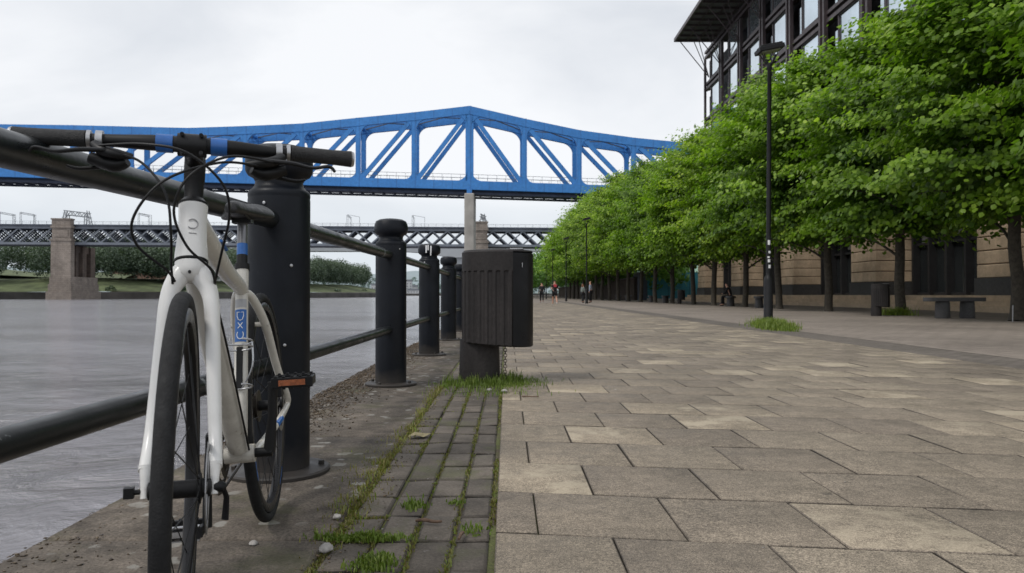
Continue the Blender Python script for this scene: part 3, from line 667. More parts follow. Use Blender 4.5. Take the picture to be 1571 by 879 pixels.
    sd.add(vs,fs); so=sd.build('saddle',M['saddle'],root,smooth=70); so.modifiers.new('s','SUBSURF').render_levels=2
    rl=MB()
    for s in(-1,1): rl.tube(crom([V((.37,s*.012,.908)),V((.30,s*.022,.892)),V((.21,s*.022,.894)),V((.15,s*.035,.918))],5),.0035,8)
    rl.box(ST_top+u2*.135,(.045,.05,.022)); rl.build('saddle_rails',M['black'],so)
    # cranks
    cs=MB()
    for s,dz in((1,1),(-1,-1)):
        y=s*.070; cs.tube([BB+V((0,y,0)),BB+V((0,s*.082,dz*.09)),BB+V((0,s*.086,dz*.175))],[.015,.011,.012],12,flat=.8)
        cs.tube([BB+V((0,s*.03,0)),BB+V((0,s*.078,0))],.012,12)
    cs.build('crank',M['black'],root,smooth=50)
    cr_=MB()
    for (rr,y) in((.092,-.050),(.072,-.043),(.052,-.036)):
        pts=[]; T_=40
        n2=T_*4; vs=[];
        for yy in (y-.001,y+.001):
            for k in range(n2):
                a=2*PI*k/n2; r_=rr+(.003 if k%4 in(1,2) else 0); vs.append(BB+V((r_*math.cos(a),yy,r_*math.sin(a))))
            for k in range(n2):
                a=2*PI*k/n2; r_=rr-.012; vs.append(BB+V((r_*math.cos(a),yy,r_*math.sin(a))))
        fs=[]
        for k in range(n2):
            k2=(k+1)%n2
            fs+=[(k,k2,n2+k2,n2+k),(2*n2+k,3*n2+k,3*n2+k2,2*n2+k2),(k,2*n2+k,2*n2+k2,k2),(n2+k,n2+k2,3*n2+k2,3*n2+k)]
        cr_.add(vs,fs)
    for k in range(5):
        a=2*PI*k/5; cr_.bar(BB+V((0,-.05,0)),BB+V((.084*math.cos(a),-.05,.084*math.sin(a))),.004,.014,(0,1,0))
    cr_.build('chainring',M['chain'],root)
    for s,dz in((1,1),(-1,-1)):
        pc=BB+V((0,s*.138,dz*.175))
        p=MB(); p.tube([pc+V((0,-s*.05,0)),pc+V((0,s*.048,0))],.009,12)
        p.box(pc+V((.038,0,0)),(.010,.100,.026)); p.box(pc+V((-.038,0,0)),(.010,.100,.026))
        for q_ in(-.045,0.,.045): p.box(pc+V((0,q_,0)),(.076,.010,.022))
        for q_ in(-.04,-.02,.0,.02,.04):
            for xx in(.038,-.038): p.box(pc+V((xx,q_,.0145)),(.008,.008,.005)); p.box(pc+V((xx,q_,-.0145)),(.008,.008,.005))
        po=p.build('pedal',M['black'] ,root,bevel=.0025)
        for xx in(.0445,-.0445):
            r_=MB(); r_.box(pc+V((xx,0,0)),(.005,.064,.014)); r_.build('reflector',M['orange'] if s>0 else M['alloy'],po)
        if s<0:
            r_=MB(); r_.box(pc+V((.041,0,.0165)),(.012,.088,.003)); r_.box(pc+V((.041,0,-.0165)),(.012,.088,.003)); r_.build('cage_plate',M['alloy'],po)
    # cassette, derailleur, chain
    cs=MB()
    for k in range(7): cs.lathe([(.022+.0045*k,-.020-.0045*(6-k)),(.022+.0045*k,-.0185-.0045*(6-k))],RA,32,'Y')
    cs.build('cassette',M['chain'],root)
    dr=MB(); dr.tube([RA+V((.005,-.06,-.01)),RA+V((.012,-.066,-.055))],.010,8); dr.bar(RA+V((.012,-.05,-.05)),RA+V((.045,-.05,-.125)),.010,.022,(0,1,0))
    for q_ in((.015,-.060),(.043,-.115)): dr.lathe([(.018,-.052),(.018,-.048)],RA+V((q_[0],0,q_[1])),16,'Y')
    dr.build('rear_derailleur',M['black'],root)
    fd=MB(); fd.box(BB+V((-.02,-.045,.10)),(.06,.014,.03)); fd.tube([BB+V((-.03,-.02,.12)),BB+V((-.03,-.045,.115))],.010,8); fd.build('front_derailleur',M['alloy'],root,bevel=.003)
    ch=MB(); P=[]
    for t in np.linspace(-PI/2,PI/2,14): P.append(BB+V((.093*math.cos(t),-.050,.093*math.sin(t))))
    for t in np.linspace(PI/2,PI*1.35,8): P.append(RA+V((.036*math.cos(t),-.040,.036*math.sin(t))))
    P+= [RA+V((.010,-.048,-.042)),RA+V((.032,-.050,-.064)),RA+V((.030,-.05,-.10)),RA+V((.045,-.05,-.133))]
    ch.tube(P,.0042,6,closed=True); ch.build('chain',M['chain'],root)
    # bottle cage on the seat tube
    bc=MB(); f0=BB+u*.16+fdir*.021; bc.bar(f0,f0+u*.11,.016,.006,(0,1,0)); bco=bc.build('bottle_cage',M['black'],root,bevel=.002)
    bw=MB()
    for h in(.0,.10,.115):
        bw.tube([f0+u*h+fdir*.037+ (fdir*math.cos(t)*.037+V((0,1,0))*math.sin(t)*.038) for t in np.linspace(.5,2*PI-.5,18)],.0025,6)
    for s in(-1,1): bw.tube(crom([f0+V((0,s*.006,0)),f0+u*.05+fdir*.03+V((0,s*.037,0)),f0+u*.115+fdir*.037+V((0,s*.037,0))],5),.0025,6)
    bw.build('wire',M['alloy'],bco)
    return root
make_bike()

# ------------------------------------------------------------------ litter bins
def make_bin():
    e=empty('litter_bin')
    # stand
    mm=MB(); n=48; vs=[]
    hs=[(0,.162),(.30,.156)]
    mm.lathe([(.160,0),(.163,.02),(.155,.34),(.10,.342)],seg=40); mm.build('stand',M['binshell'],e,smooth=35)
    # body: rounded oval plan, centre shifted to +x
    def outline(th,extra=0):
        # superellipse, a .285, b .24
        a,b=.285+extra,.262+extra; c,s_=math.cos(th),math.sin(th); p=2/2.0
        return .145+a*abs(c)**p*(1 if c>0 else -1), b*abs(s_)**p*(1 if s_>0 else -1)
    def shell(ths,z0,z1,rib,name,mat,zb=None,close=False):
        m_=MB(); vs=[];N=len(ths); rows=[(z0,0,-.012),(z0+.012,0,0),(z1-.165,0,0),(z1-.155,1,0),(z1-.012,1,0),(z1,1,-.010)]
        for (z,flat,inn) in rows:
            for i,t in enumerate(ths):
                ex=inn+(rib*(1.0 if (int(i//3)%2==0) else 0.0)*(0 if flat else 1)-(0 if flat else rib)) 
                x,y=outline(t,ex)
                tl=-.035*(x+.14)/.57 if z<.6 else 0
                vs.append((x,y,z+tl))
        fs=[(r*N+i,r*N+i+1,(r+1)*N+i+1,(r+1)*N+i) for r in range(len(rows)-1) for i in range(N-1)]
        # inner return edges so the shell has thickness
        base=len(vs)
        for (z,flat,inn) in (rows[0],rows[-1]):
            for i,t in enumerate(ths):
                x,y=outline(t,-.035); tl=-.035*(x+.14)/.57 if z<.6 else 0; vs.append((x,y,z+tl))
        fs+=[(i,base+i,base+i+1,i+1) for i in range(N-1)]
        top=(len(rows)-1)*N
        fs+=[(top+i,top+i+1,base+N+i+1,base+N+i) for i in range(N-1)]
        fs+=[(base+i,base+N+i,base+N+i+1,base+i+1) for i in range(N-1)]
        for i in (0,N-1):
            fs.append(tuple([r*N+i for r in range(len(rows))]+[base+N+i,base+i]))
        m_.add(vs,fs); return m_.build(name,mat,e)
    g=R(-62)
    shell(list(np.linspace(R(62)+.0,2*PI-R(62),112)),.315,1.03,.010,'fluted_shell',M['binshell'])
    d=MB(); ths=np.linspace(-R(61.5),R(61.5),40); vs=[]
    for z,ins in((.315,-.02),(.325,-.006),(1.01,-.006),(1.02,-.02)):
        for t in ths: x,y=outline(t,ins); vs.append((x,y,z-.035*(x+.14)/.57*(1 if z<.6 else 0)))
    N=len(ths); d.add(vs,[(r*N+i,r*N+i+1,(r+1)*N+i+1,(r+1)*N+i) for r in range(3) for i in range(N-1)])
    do=d.build('door',M['binblack'],e,smooth=40)
    h=MB(); h.tube([V((outline(-R(45),.002)[0],outline(-R(45),.002)[1],.90)),V((outline(-R(45),.002)[0],outline(-R(45),.002)[1],.935))],.003,8); h.build('lock',M['alloy'],do)
    # floor, and lid with opening
    d=MB(); N=64; vs=[(*outline(2*PI*k/N,-.012),.318-.035*(outline(2*PI*k/N,-.012)[0]+.14)/.57) for k in range(N)]; d.add(vs,[tuple(range(N))]); d.build('floor',M['binblack'],e)
    d=MB(); vs=[]
    for (ex,z) in((-.006,1.022),(-.012,1.034),(-.05,1.040),(-.10,1.043),(-.105,1.02)):
        for k in range(N): vs.append((*outline(2*PI*k/N,ex),z))
    d.add(vs,[(r*N+i,r*N+(i+1)%N,(r+1)*N+(i+1)%N,(r+1)*N+i) for r in range(4) for i in range(N)]); d.build('lid_rim',M['binshell'],e,smooth=40)
    d=MB(); d.box((.30,-.03,1.046),(.10,.20,.01)); d.build('stubber_plate',M['alloy'],e,bevel=.003)
    # chain
    d=MB(); 
    for k in range(14):
        z=.285-k*.021; 
        ring=[(.012*math.cos(t)*(1 if k%2 else 0),.012*math.cos(t)*(0 if k%2 else 1),.014*math.sin(t)) for t in np.linspace(0,2*PI,10,endpoint=False)]
        d.tube([V((.215,-.15,z))+V(p) for p in ring],.0028,5,closed=True,up=(1,1,.3))
    d.build('hanging_chain',M['chain'],e)
    return e
bn=make_bin(); bn.location=(-.218,5.95,0); bn.rotation_euler[2]=R(-4)
tag(bn,'large dark fluted litter bin with black door and hanging chain, beside the bollards','litter bin','oval litter bins on posts')
b2=copy_tree(bn); b2.location=(11.95,24.2,0); b2.rotation_euler[2]=R(0)
tag(b2,'black litter bin under the trees left of the stone benches at right','litter bin')
b3=copy_tree(bn); b3.location=(13.0,56.5,0); tag(b3,'far litter bin under the trees in front of the teal hoarding','litter bin')

# ------------------------------------------------------------------ lamps
def make_lamp():
    e=empty('street_lamp')
    m_=MB(); m_.lathe([(.12,0),(.12,.10),(.105,.13),(.105,1.02),(.085,1.10),(.06,1.14),(.058,1.2),(.052,3.6),(.046,6.0),(.06,6.02),(.06,6.14),(.03,6.16)],seg=20); m_.build('post',M['black'],e,smooth=35)
    m_=MB()
    for s in(-1,1):
        m_.tube([(s*.03,0,6.08),(s*.20,-.0,6.42)],.012,8); m_.tube([(s*.03,.02,6.08),(s*.20,.16,6.42)],.012,8)
        m_.tube([(s*.03,0,6.08),(s*.10,.1,6.45)],.009,6)
    m_.build('bracket',M['black'],e)
    rot=Matrix.Rotation(R(-12),3,'Y')
    m_=MB(); m_.box((.02,.06,6.50),(.60,.42,.10),rot=rot); m_.box((.02,.06,6.575),(.52,.34,.05),rot=rot); ho=m_.build('lamp_head',M['black'],e,bevel=.012)
    m_=MB(); m_.box((.02,.06,6.442),(.44,.30,.02),rot=rot); m_.build('lens',M['lens'],ho)
    return e
lp=make_lamp()
for (z,h,w,an) in ((1.86,.11,.055,-1.75),(1.66,.055,.05,-1.5),(1.45,.07,.055,-1.7),(1.31,.08,.06,-1.4),(1.55,.04,.05,-1.9)):
    m_=MB(); rad=.0600; n=6; vs=[]
    for zz in (z,z+h):
        for k in range(n+1): a=an-w/2/rad+w/rad*k/n; vs.append((rad*math.cos(a),rad*math.sin(a),zz))
    m_.add(vs,[(k,k+1,n+2+k,n+1+k) for k in range(n)]); m_.build('sticker',M['white_decal'],lp)
L=[(6.14,17.6),(6.1,57.5),(6.1,77.5),(6.1,117),(5.9,97)]
labs=['tall black street lamp with white stickers standing in the grass patch','black street lamp beside the two people standing together','black street lamp between the runner and the two people','furthest small black street lamp near the dark clothed walker','distant black street lamp behind the runner']
for i,(x,y) in enumerate(L):
    o=lp if i==0 else copy_tree(lp)
    if i: 
        for c in list(o.children):
            if c.name.startswith('sticker'): bpy.data.objects.remove(c)
    o.location=(x,y,0); o.rotation_euler=(0,R(.5) if i==0 else 0,0); tag(o,labs[i],'street lamp','black lamp posts along the promenade')

# ------------------------------------------------------------------ trees in the row
def crown_mesh(name,seed,nspray,per,leaf,rx=3.4,ry=2.75,z0=2.75,z1=9.6):
    rg=np.random.default_rng(seed); C=[];NR=[];T=[];AX=[]
    cz=(z0+z1)/2; rz=(z1-z0)/2
    for s in range(nspray):
        th=rg.random()*2*PI; h=rg.random()**.9
        zz=-1+2*h; 
        # plan radius: fuller low down, domed on top
        pr=(1-abs(zz)**2.0)**.55 if zz>0 else (1-abs(zz)**5)**.5
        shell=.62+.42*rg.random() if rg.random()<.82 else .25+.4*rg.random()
        lump=1+.17*math.sin(3*th+seed+zz*2)+.14*math.sin(5*th+zz*5+seed*2)+.07*math.sin(9*th-zz*7)
        r_=pr*shell*lump
        p=np.array([rx*r_*math.cos(th),ry*r_*math.sin(th),cz+rz*zz*.96])
        outd=np.array([math.cos(th),math.sin(th),0.25+.5*zz]); outd/=np.linalg.norm(outd)
        # a drooping fan of leaves: ellipsoid long outwards, flat
        L_=.75+.5*rg.random(); W_=.55+.35*rg.random(); H_=.13+.1*rg.random()
        side=np.cross(outd,[0,0,1]); side/=np.linalg.norm(side); up=np.cross(side,outd)
        q=rg.normal(size=(per,3))*.5
        lx=q[:,0]*L_; ly=q[:,1]*W_; lz=q[:,2]*H_-.30*(lx/L_+.2)**2*.5-.18*(np.abs(ly)/W_)**2
        c=p+lx[:,None]*outd+ly[:,None]*side+lz[:,None]*np.array([0,0,1.])
        nrm=np.array([0,0,1.])*.62+outd*.62+rg.normal(size=(per,3))*.38+side*(ly/W_)[:,None]*.3
        C.append(c); NR.append(nrm)
        tip=(lx/L_)*.22+(lz/H_)*.10
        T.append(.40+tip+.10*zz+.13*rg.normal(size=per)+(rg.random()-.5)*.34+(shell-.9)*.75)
        ax=outd+np.array([0,0,-.7])+rg.normal(size=(per,3))*.45; AX.append(ax)
    C=np.concatenate(C);NR=np.concatenate(NR);AX=np.concatenate(AX);T=np.clip(np.concatenate(T),0,1)
    keep=(C[:,2]>z0-.35-.5*rg.random(len(C))); C,NR,AX,T=C[keep],NR[keep],AX[keep],T[keep]
    NR/=np.linalg.norm(NR,axis=1)[:,None]; b=np.cross(NR,AX); b/=np.linalg.norm(b,axis=1)[:,None]; a=np.cross(b,NR)
    s=leaf*(.65+.6*rg.random((len(C),1)))
    # leaf: six-sided, folded on the midrib
    base=C-a*s*.5; tip=C+a*s*.62-NR*s*.12
    l1=C-a*s*.18+b*s*.46-NR*s*.10; l2=C+a*s*.22+b*s*.36-NR*s*.12
    r1=C-a*s*.18-b*s*.46-NR*s*.10; r2=C+a*s*.22-b*s*.36-NR*s*.12
    v=np.stack([base,l1,l2,tip,r2,r1],1).reshape(-1,3); n=len(C)
    i0=np.arange(n)*6; f=np.concatenate([np.stack([i0,i0+3,i0+2,i0+1],1),np.stack([i0,i0+5,i0+4,i0+3],1)])
    return v,f,np.concatenate([T,T])
def trunk_mb(seed,H=7.6,lean=0.0):
    rg=random.Random(seed); m_=MB(); pts=[V((0,0,-.02)),V((.02,0,.15))]; x=y=0
    for k in range(1,9):
        x+=rg.uniform(-.05,.05)+lean; y+=rg.uniform(-.05,.05); pts.append(V((x,y,H*k/8)))
    P=crom(pts,3); m_.tube(P,[.20,.155,.145,.14,.13,.115,.10,.08,.05,.02],12)
    lim=MB()
    for k in range(11):
        z=2.6+k*.42; i=min(len(P)-1,int(len(P)*z/H)); p=P[i]; a=k*2.4+rg.random()
        r_=2.4*(1-.05*k); q=[p,p+V((math.cos(a)*r_*.35,math.sin(a)*r_*.35,.55)),p+V((math.cos(a)*r_*.75,math.sin(a)*r_*.75,.85)),p+V((math.cos(a)*r_,math.sin(a)*r_,.75))]
        lim.tube(crom(q,4),[.05,.035,.022,.008],7)
    return m_,lim
protos=[]
def make_tree(i,n,per,leaf):
    e=empty('lime_tree'); 
    tm,lm=trunk_mb(20+i,lean=[0,.03,-.02,.01][i%4]); to=tm.build('trunk',M['trunk'],e,smooth=50); lm.build('limbs',M['trunk'],to,smooth=50)
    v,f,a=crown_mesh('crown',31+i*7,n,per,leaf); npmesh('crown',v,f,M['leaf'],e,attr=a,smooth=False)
    return e
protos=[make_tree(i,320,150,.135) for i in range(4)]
TY=[8.3,13.9,19.5,25.2,30.9,36.4,41.9,47.4,53.0,58.6,64.2,69.8,75.4,81.0,86.6,92.2,98,104,110,116,122,128]
used=set()
tl=['rightmost tree of the row, mostly outside the frame, only leaves at the top right corner','second tree from the right end of the row, its crown filling the right edge','tree with its dark trunk at the right edge of the photo','tree whose trunk stands between the black bin and the stone bench','tree with a leaning trunk in front of the sandstone pier, left of the black bin','tree whose trunk stands just right of the stickered lamp post','tree just left of the stickered lamp post']
for i,y in enumerate(TY):
    k=(0,1,2,3,1,0,3,2)[i%8]
    o=protos[k] if k not in used else copy_tree(protos[k]); used.add(k)
    X=[13.4,13.5,13.3,13.3,13.3,13.25,13.3,13.1][i] if i<8 else 13.2
    X-=float(np.interp(y,[53,75,130],[0,1.0,2.6]))
    s=float(np.interp(y,[8,20,30,45,85,130],[1.08,1.08,1.07,1.12,1.25,1.30]))
    o.location=(X,y,0); o.scale=(s*random.uniform(.96,1.05),s*random.uniform(.97,1.05),s*random.uniform(.93,1.09)); 
    o.rotation_euler=(0,0,random.uniform(0,6.28))
    lab=tl[i] if i<len(tl) else f'{ordn[i]} lime tree along the leafy row, counted from the right edge of the photo'
    tag(o,lab,'tree','lime trees in a row in front of the building')
o=None
# further greenery along the quay, up to the vanishing point
cr=[];rg=np.random.default_rng(77)
for y in np.arange(100,420,5.5):
    for k in range(3):
        x0=np.interp(y,[100,150,250,420],[11,9.5,9,8]); x=x0+k*6+rg.random()*3; h=np.interp(y,[100,180,420],[10,12,18])*(.85+.3*rg.random())
        cr.append((x,y+rg.random()*3,h*.52,3.4+h*.1,3.4+h*.1,h*.5))
v,f,a=leafcloud(cr,.34,650,78)
tag(npmesh('quayside_wood',v,f,M['leaf_mid'],attr=a),'mass of lighter green trees closing the far end of the promenade','wood',kind='stuff')
# shade hedge behind the row beyond the building
v,f,a=leafcloud([(17.5+random.random()*4,y,3.1,2.6,3.2,3.3) for y in np.arange(84,150,3.4)],.28,520,79)
tag(npmesh('shaded_hedge',v,f,M['leaf_mid'],attr=a),'dark shaded shrubbery behind the tree trunks beyond the building','hedge',kind='stuff')

# ------------------------------------------------------------------ benches
def make_bench():
    e=empty('stone_bench')
    for x in(-.38,.42):
        m_=MB(); m_.lathe([(.19,0),(.20,.02),(.19,.42),(.17,.44)],(x,0,0),28); m_.build('support',M['benchstone'],e,smooth=35)
    m_=MB(); pts=[]
    N=40
    for k in range(N):
        t=2*PI*k/N; c,s_=math.cos(t),math.sin(t); x=.95*abs(c)**.55*(1 if c>0 else -1); y=.27*abs(s_)**.7*(1 if s_>0 else -1)
        pts.append((x,y*(1+.1*x),.44))
    m_.prism(pts,(0,0,.10)); m_.build('seat',M['benchstone'],e,bevel=.012)
    return e
be=make_bench(); BL=[(13.05,21.8),(13.2,39.2),(13.2,44.2),(13.0,61.5),(12.9,66.8),(12.6,78),(12.4,83.5)]
bl=['stone bench on two round drums at the right, between two tree trunks','grey stone bench just left of the stickered lamp post','grey stone bench on which the dark clothed person sits','stone bench left of the far litter bin','second stone bench left of the far litter bin','small distant stone bench under the trees','most distant stone bench under the trees']
for i,(x,y) in enumerate(BL):
    o=be if i==0 else copy_tree(be); o.location=(x,y,0); o.rotation_euler=(0,0,R(8) if i==0 else R(70)); o.scale=(1,1,1.12)
    tag(o,bl[i],'bench','stone benches on round drums under the trees')
# tree guard stake, white
m_=MB(); m_.tube([(12.93,19.1,0),(12.94,19.1,.42)],.014,8); tag(m_.build('marker_post',M['grey_decal']),'short pale stake at the foot of the tree at the right edge','post')

# ------------------------------------------------------------------ office building
def make_building():
    e=empty('office_building',(0,0,0),0,'large dark framed glass office building on sandstone piers behind the trees','building')
    XF=20.0; XU=21.0; Y0,Y1=14.0,78.6
    # podium / steps
    for k,(x,z0,z1) in enumerate([(18.55,0,.22),(18.9,.22,.42),(19.3,.42,.66)]):
        m_=MB(); m_.box(((x+40)/2,(Y0+Y1)/2+.5,(z0+z1)/2),(40-x,Y1-Y0+3-k*.3,z1-z0)); m_.build('step',M['sandstone'],e,bevel=.01)
    # ground floor piers
    for yc in [78.6-1.4-11.7*k for k in range(6)]:
        m_=MB(); cz=.66
        m_.box((XF+1.0,yc,cz+.36),(2.1,3.0,.72)); pb=None
        pl=m_.build('pier_plinth',M['granite'],e,bevel=.01)
        m_=MB(); z=1.40
        while z<6.6:
            m_.box((XF+1.04,yc,z+.27),(2.0,2.9,.54)); z+=.575
        po=m_.build('stone_pier',M['sandstone'],e,bevel=.03)
        m_=MB(); m_.box((XF+1.08,yc,4.0),(1.9,2.8,5.6)); m_.build('groove',M['groove'],po)
    # ground floor glazing
    m_=MB(); m_.box((XF+2.2,(Y0+Y1)/2,3.9),(.1,Y1-Y0-.6,6.5)); m_.build('shop_glazing',M['darkglass'],e)
    for yc in [78.6-1.4-11.7*k for k in range(5)]:
        m_=MB()
        for q in np.linspace(2.0,9.7,6): m_.box((XF+1.95,yc-q,3.7),(.38,.13 if 0 else .16,6.0))
        for z in(.74,3.35,5.0): m_.box((XF+2.05,yc-5.85,z),(.16,8.5,.14))
        m_.build('mullion',M['steeldark'],e)
        for (q0,q1,za,zb) in ((2.3,3.6,3.4,4.9),(8.2,9.6,2.6,4.95),(5.3,6.6,3.6,4.9)):
            m_=MB(); m_.box((XF+2.13,yc-(q0+q1)/2,(za+zb)/2),(.02,q1-q0,zb-za)); m_.build('blind',M['blind'],e)
    # fascia over ground floor
    m_=MB(); m_.box((XF+1.3,(Y0+Y1)/2,7.0),(2.6,Y1-Y0,.7)); m_.build('fascia',M['steelbrown'],e,bevel=.03)
    # upper core wall (recess)
    m_=MB(); m_.box((32,(Y0+Y1)/2-.6,16.3),(19.8,Y1-Y0-2.4,18.2)); m_.build('core_wall',M['steeldark'],e)
    floors=[7.4,11.1,14.8,18.5,22.2,25.6]; FH=3.7
    bay=5.85; ycols=[Y1-.4-bay*k for k in range(12)]
    for i in range(len(ycols)):
        y=ycols[i]
        m_=MB()
        if i==0: m_.box((XU-.25,y,16.0),(.22,.22,18.6))
        else:
            m_.box((XU-.25,y+.28,16.3),(.26,.26,17.8)); m_.box((XU-.25,y-.34,16.3),(.26,.26,17.8))
        m_.build('steel_column',M['steelbrown'],e)
        if i==len(ycols)-1: continue
        yn=ycols[i+1]
        for fz in floors[:-1]:
            ya,yb=y-.75,yn+.75
            if i==0: ya=y-.2
            # glass panes
            g=MB(); w=ya-yb; g.box((XU+.02,ya-w*.60,fz+2.18),(.06,w*.62,2.65)); go=g.build('window',M['glass'],e)
            fm=MB()
            for q in(ya-w*.28,ya-w*.925): fm.box((XU+.0,q,fz+2.18),(.20,.12,2.9))
            for z in(fz+.80,fz+3.56): fm.box((XU+.0,ya-w*.60,z),(.20,w*.66,.12))
            fm.build('frame',M['steelbrown'],go)
            g=MB(); g.box((XU+.03,ya-w*.16,fz+1.75),(.06,w*.09,1.9)); g.build('window',M['glass'],e)
    for fz in floors[1:]+[]:
        m_=MB(); L_=Y1-Y0
        m_.box((XU-.06,(Y0+Y1)/2,fz+.0),(.30,L_,.26)); m_.box((XU-.06,(Y0+Y1)/2,fz+.52),(.30,L_,.24)); m_.box((XU+.16,(Y0+Y1)/2,fz+.26),(.24,L_-.3,.7)); m_.build('spandrel_beam',M['steelbrown'],e)
    # end wall facing away is glazed corner
    m_=MB(); m_.box((XU+5.4,Y1-1.0,16.3),(9,.10,18)); m_.build('end_glazing',M['glass'],e)
    # canopy
    ZC=26.6; xo,xi=17.3,26.; ya,yb=Y0-1,Y1+.2-2.2
    m_=MB(); m_.box(((xo+xi)/2,(ya+yb)/2,ZC+.28),(xi-xo,yb-ya,.10)); m_.build('canopy_roof',M['soffit'],e)
    m_=MB(); m_.box((xo-.05,(ya+yb)/2,ZC+.22),(.22,yb-ya+.2,.34)); m_.box(((xo+xi)/2,yb+.05,ZC+.22),(xi-xo,.2,.30)); m_.build('canopy_edge',M['steelbrown'],e)
    y=yb-.4; 
    while y>ya:
        m_=MB(); m_.box(((xo+XU)/2,y,ZC+.05),(XU-xo,.10,.22)); m_.build('canopy_purlin',M['steelbrown'],e); y-=1.45
    for y in ycols:
        if y>yb: y=yb-.05
        m_=MB()
        m_.tube([(XU-.3,y,23.0),(xo+.5,y,ZC)],.05,6); m_.tube([(XU-.3,y,23.0),(xo+1.9,y,ZC)],.045,6)
        m_.tube([(XU-.3,y,23.0),(xo+1.5,y-2.6,ZC)],.04,6); m_.build('canopy_strut',M['steelbrown'],e)
    m_=MB()
    for x in (18.4,19.6,20.8): m_.box((x,(ya+yb)/2,ZC+.10),(.10,yb-ya,.14))
    m_.build('canopy_rail',M['steelbrown'],e)
    return e
make_building()
# teal hoarding and pale green roof beyond the building
e=empty('site_hoarding',(17.5,87,0),0,'teal painted site hoarding beyond the end of the building','hoarding')
m_=MB(); 
for k in range(5): m_.box((.0+k*2.45,0,1.75),(2.4,.08,3.0))
m_.build('panel',M['teal'],e); m_=MB()
for k in range(6): m_.box((-1.2+k*2.45,.1,1.7),(.1,.12,3.4))
m_.build('post',M['steeldark'],e); m_=MB(); m_.box((4.9,.0,.12),(12.3,.3,.24)); m_.build('base',M['concrete'],e)
e=empty('site_cabin',(22,93,0),0,'low cabin with a pale green roof behind the teal hoarding','cabin')
m_=MB(); m_.box((0,0,1.7),(12,4,3.4)); m_.build('wall',M['girder_dark'],e); m_=MB(); m_.prism([(-6.3,-2.4,3.4),(-6.3,2.4,3.4),(-6.3,2.4,4.6),(-6.3,1.6,4.9)],(12.6,0,0)); m_.build('roof',M['palegreen'],e)

e=empty('boundary_wall',(15.8,160,0),0,'long dark brick wall in the shade behind the far tree trunks','wall')
m_=MB(); m_.box((0,0,1.35),(.4,136,2.7)); m_.build('wall',M['darkbrick'],e)
m_=MB(); m_.box((0,0,2.78),(.6,136.2,.16)); m_.build('coping',M['granite'],e)
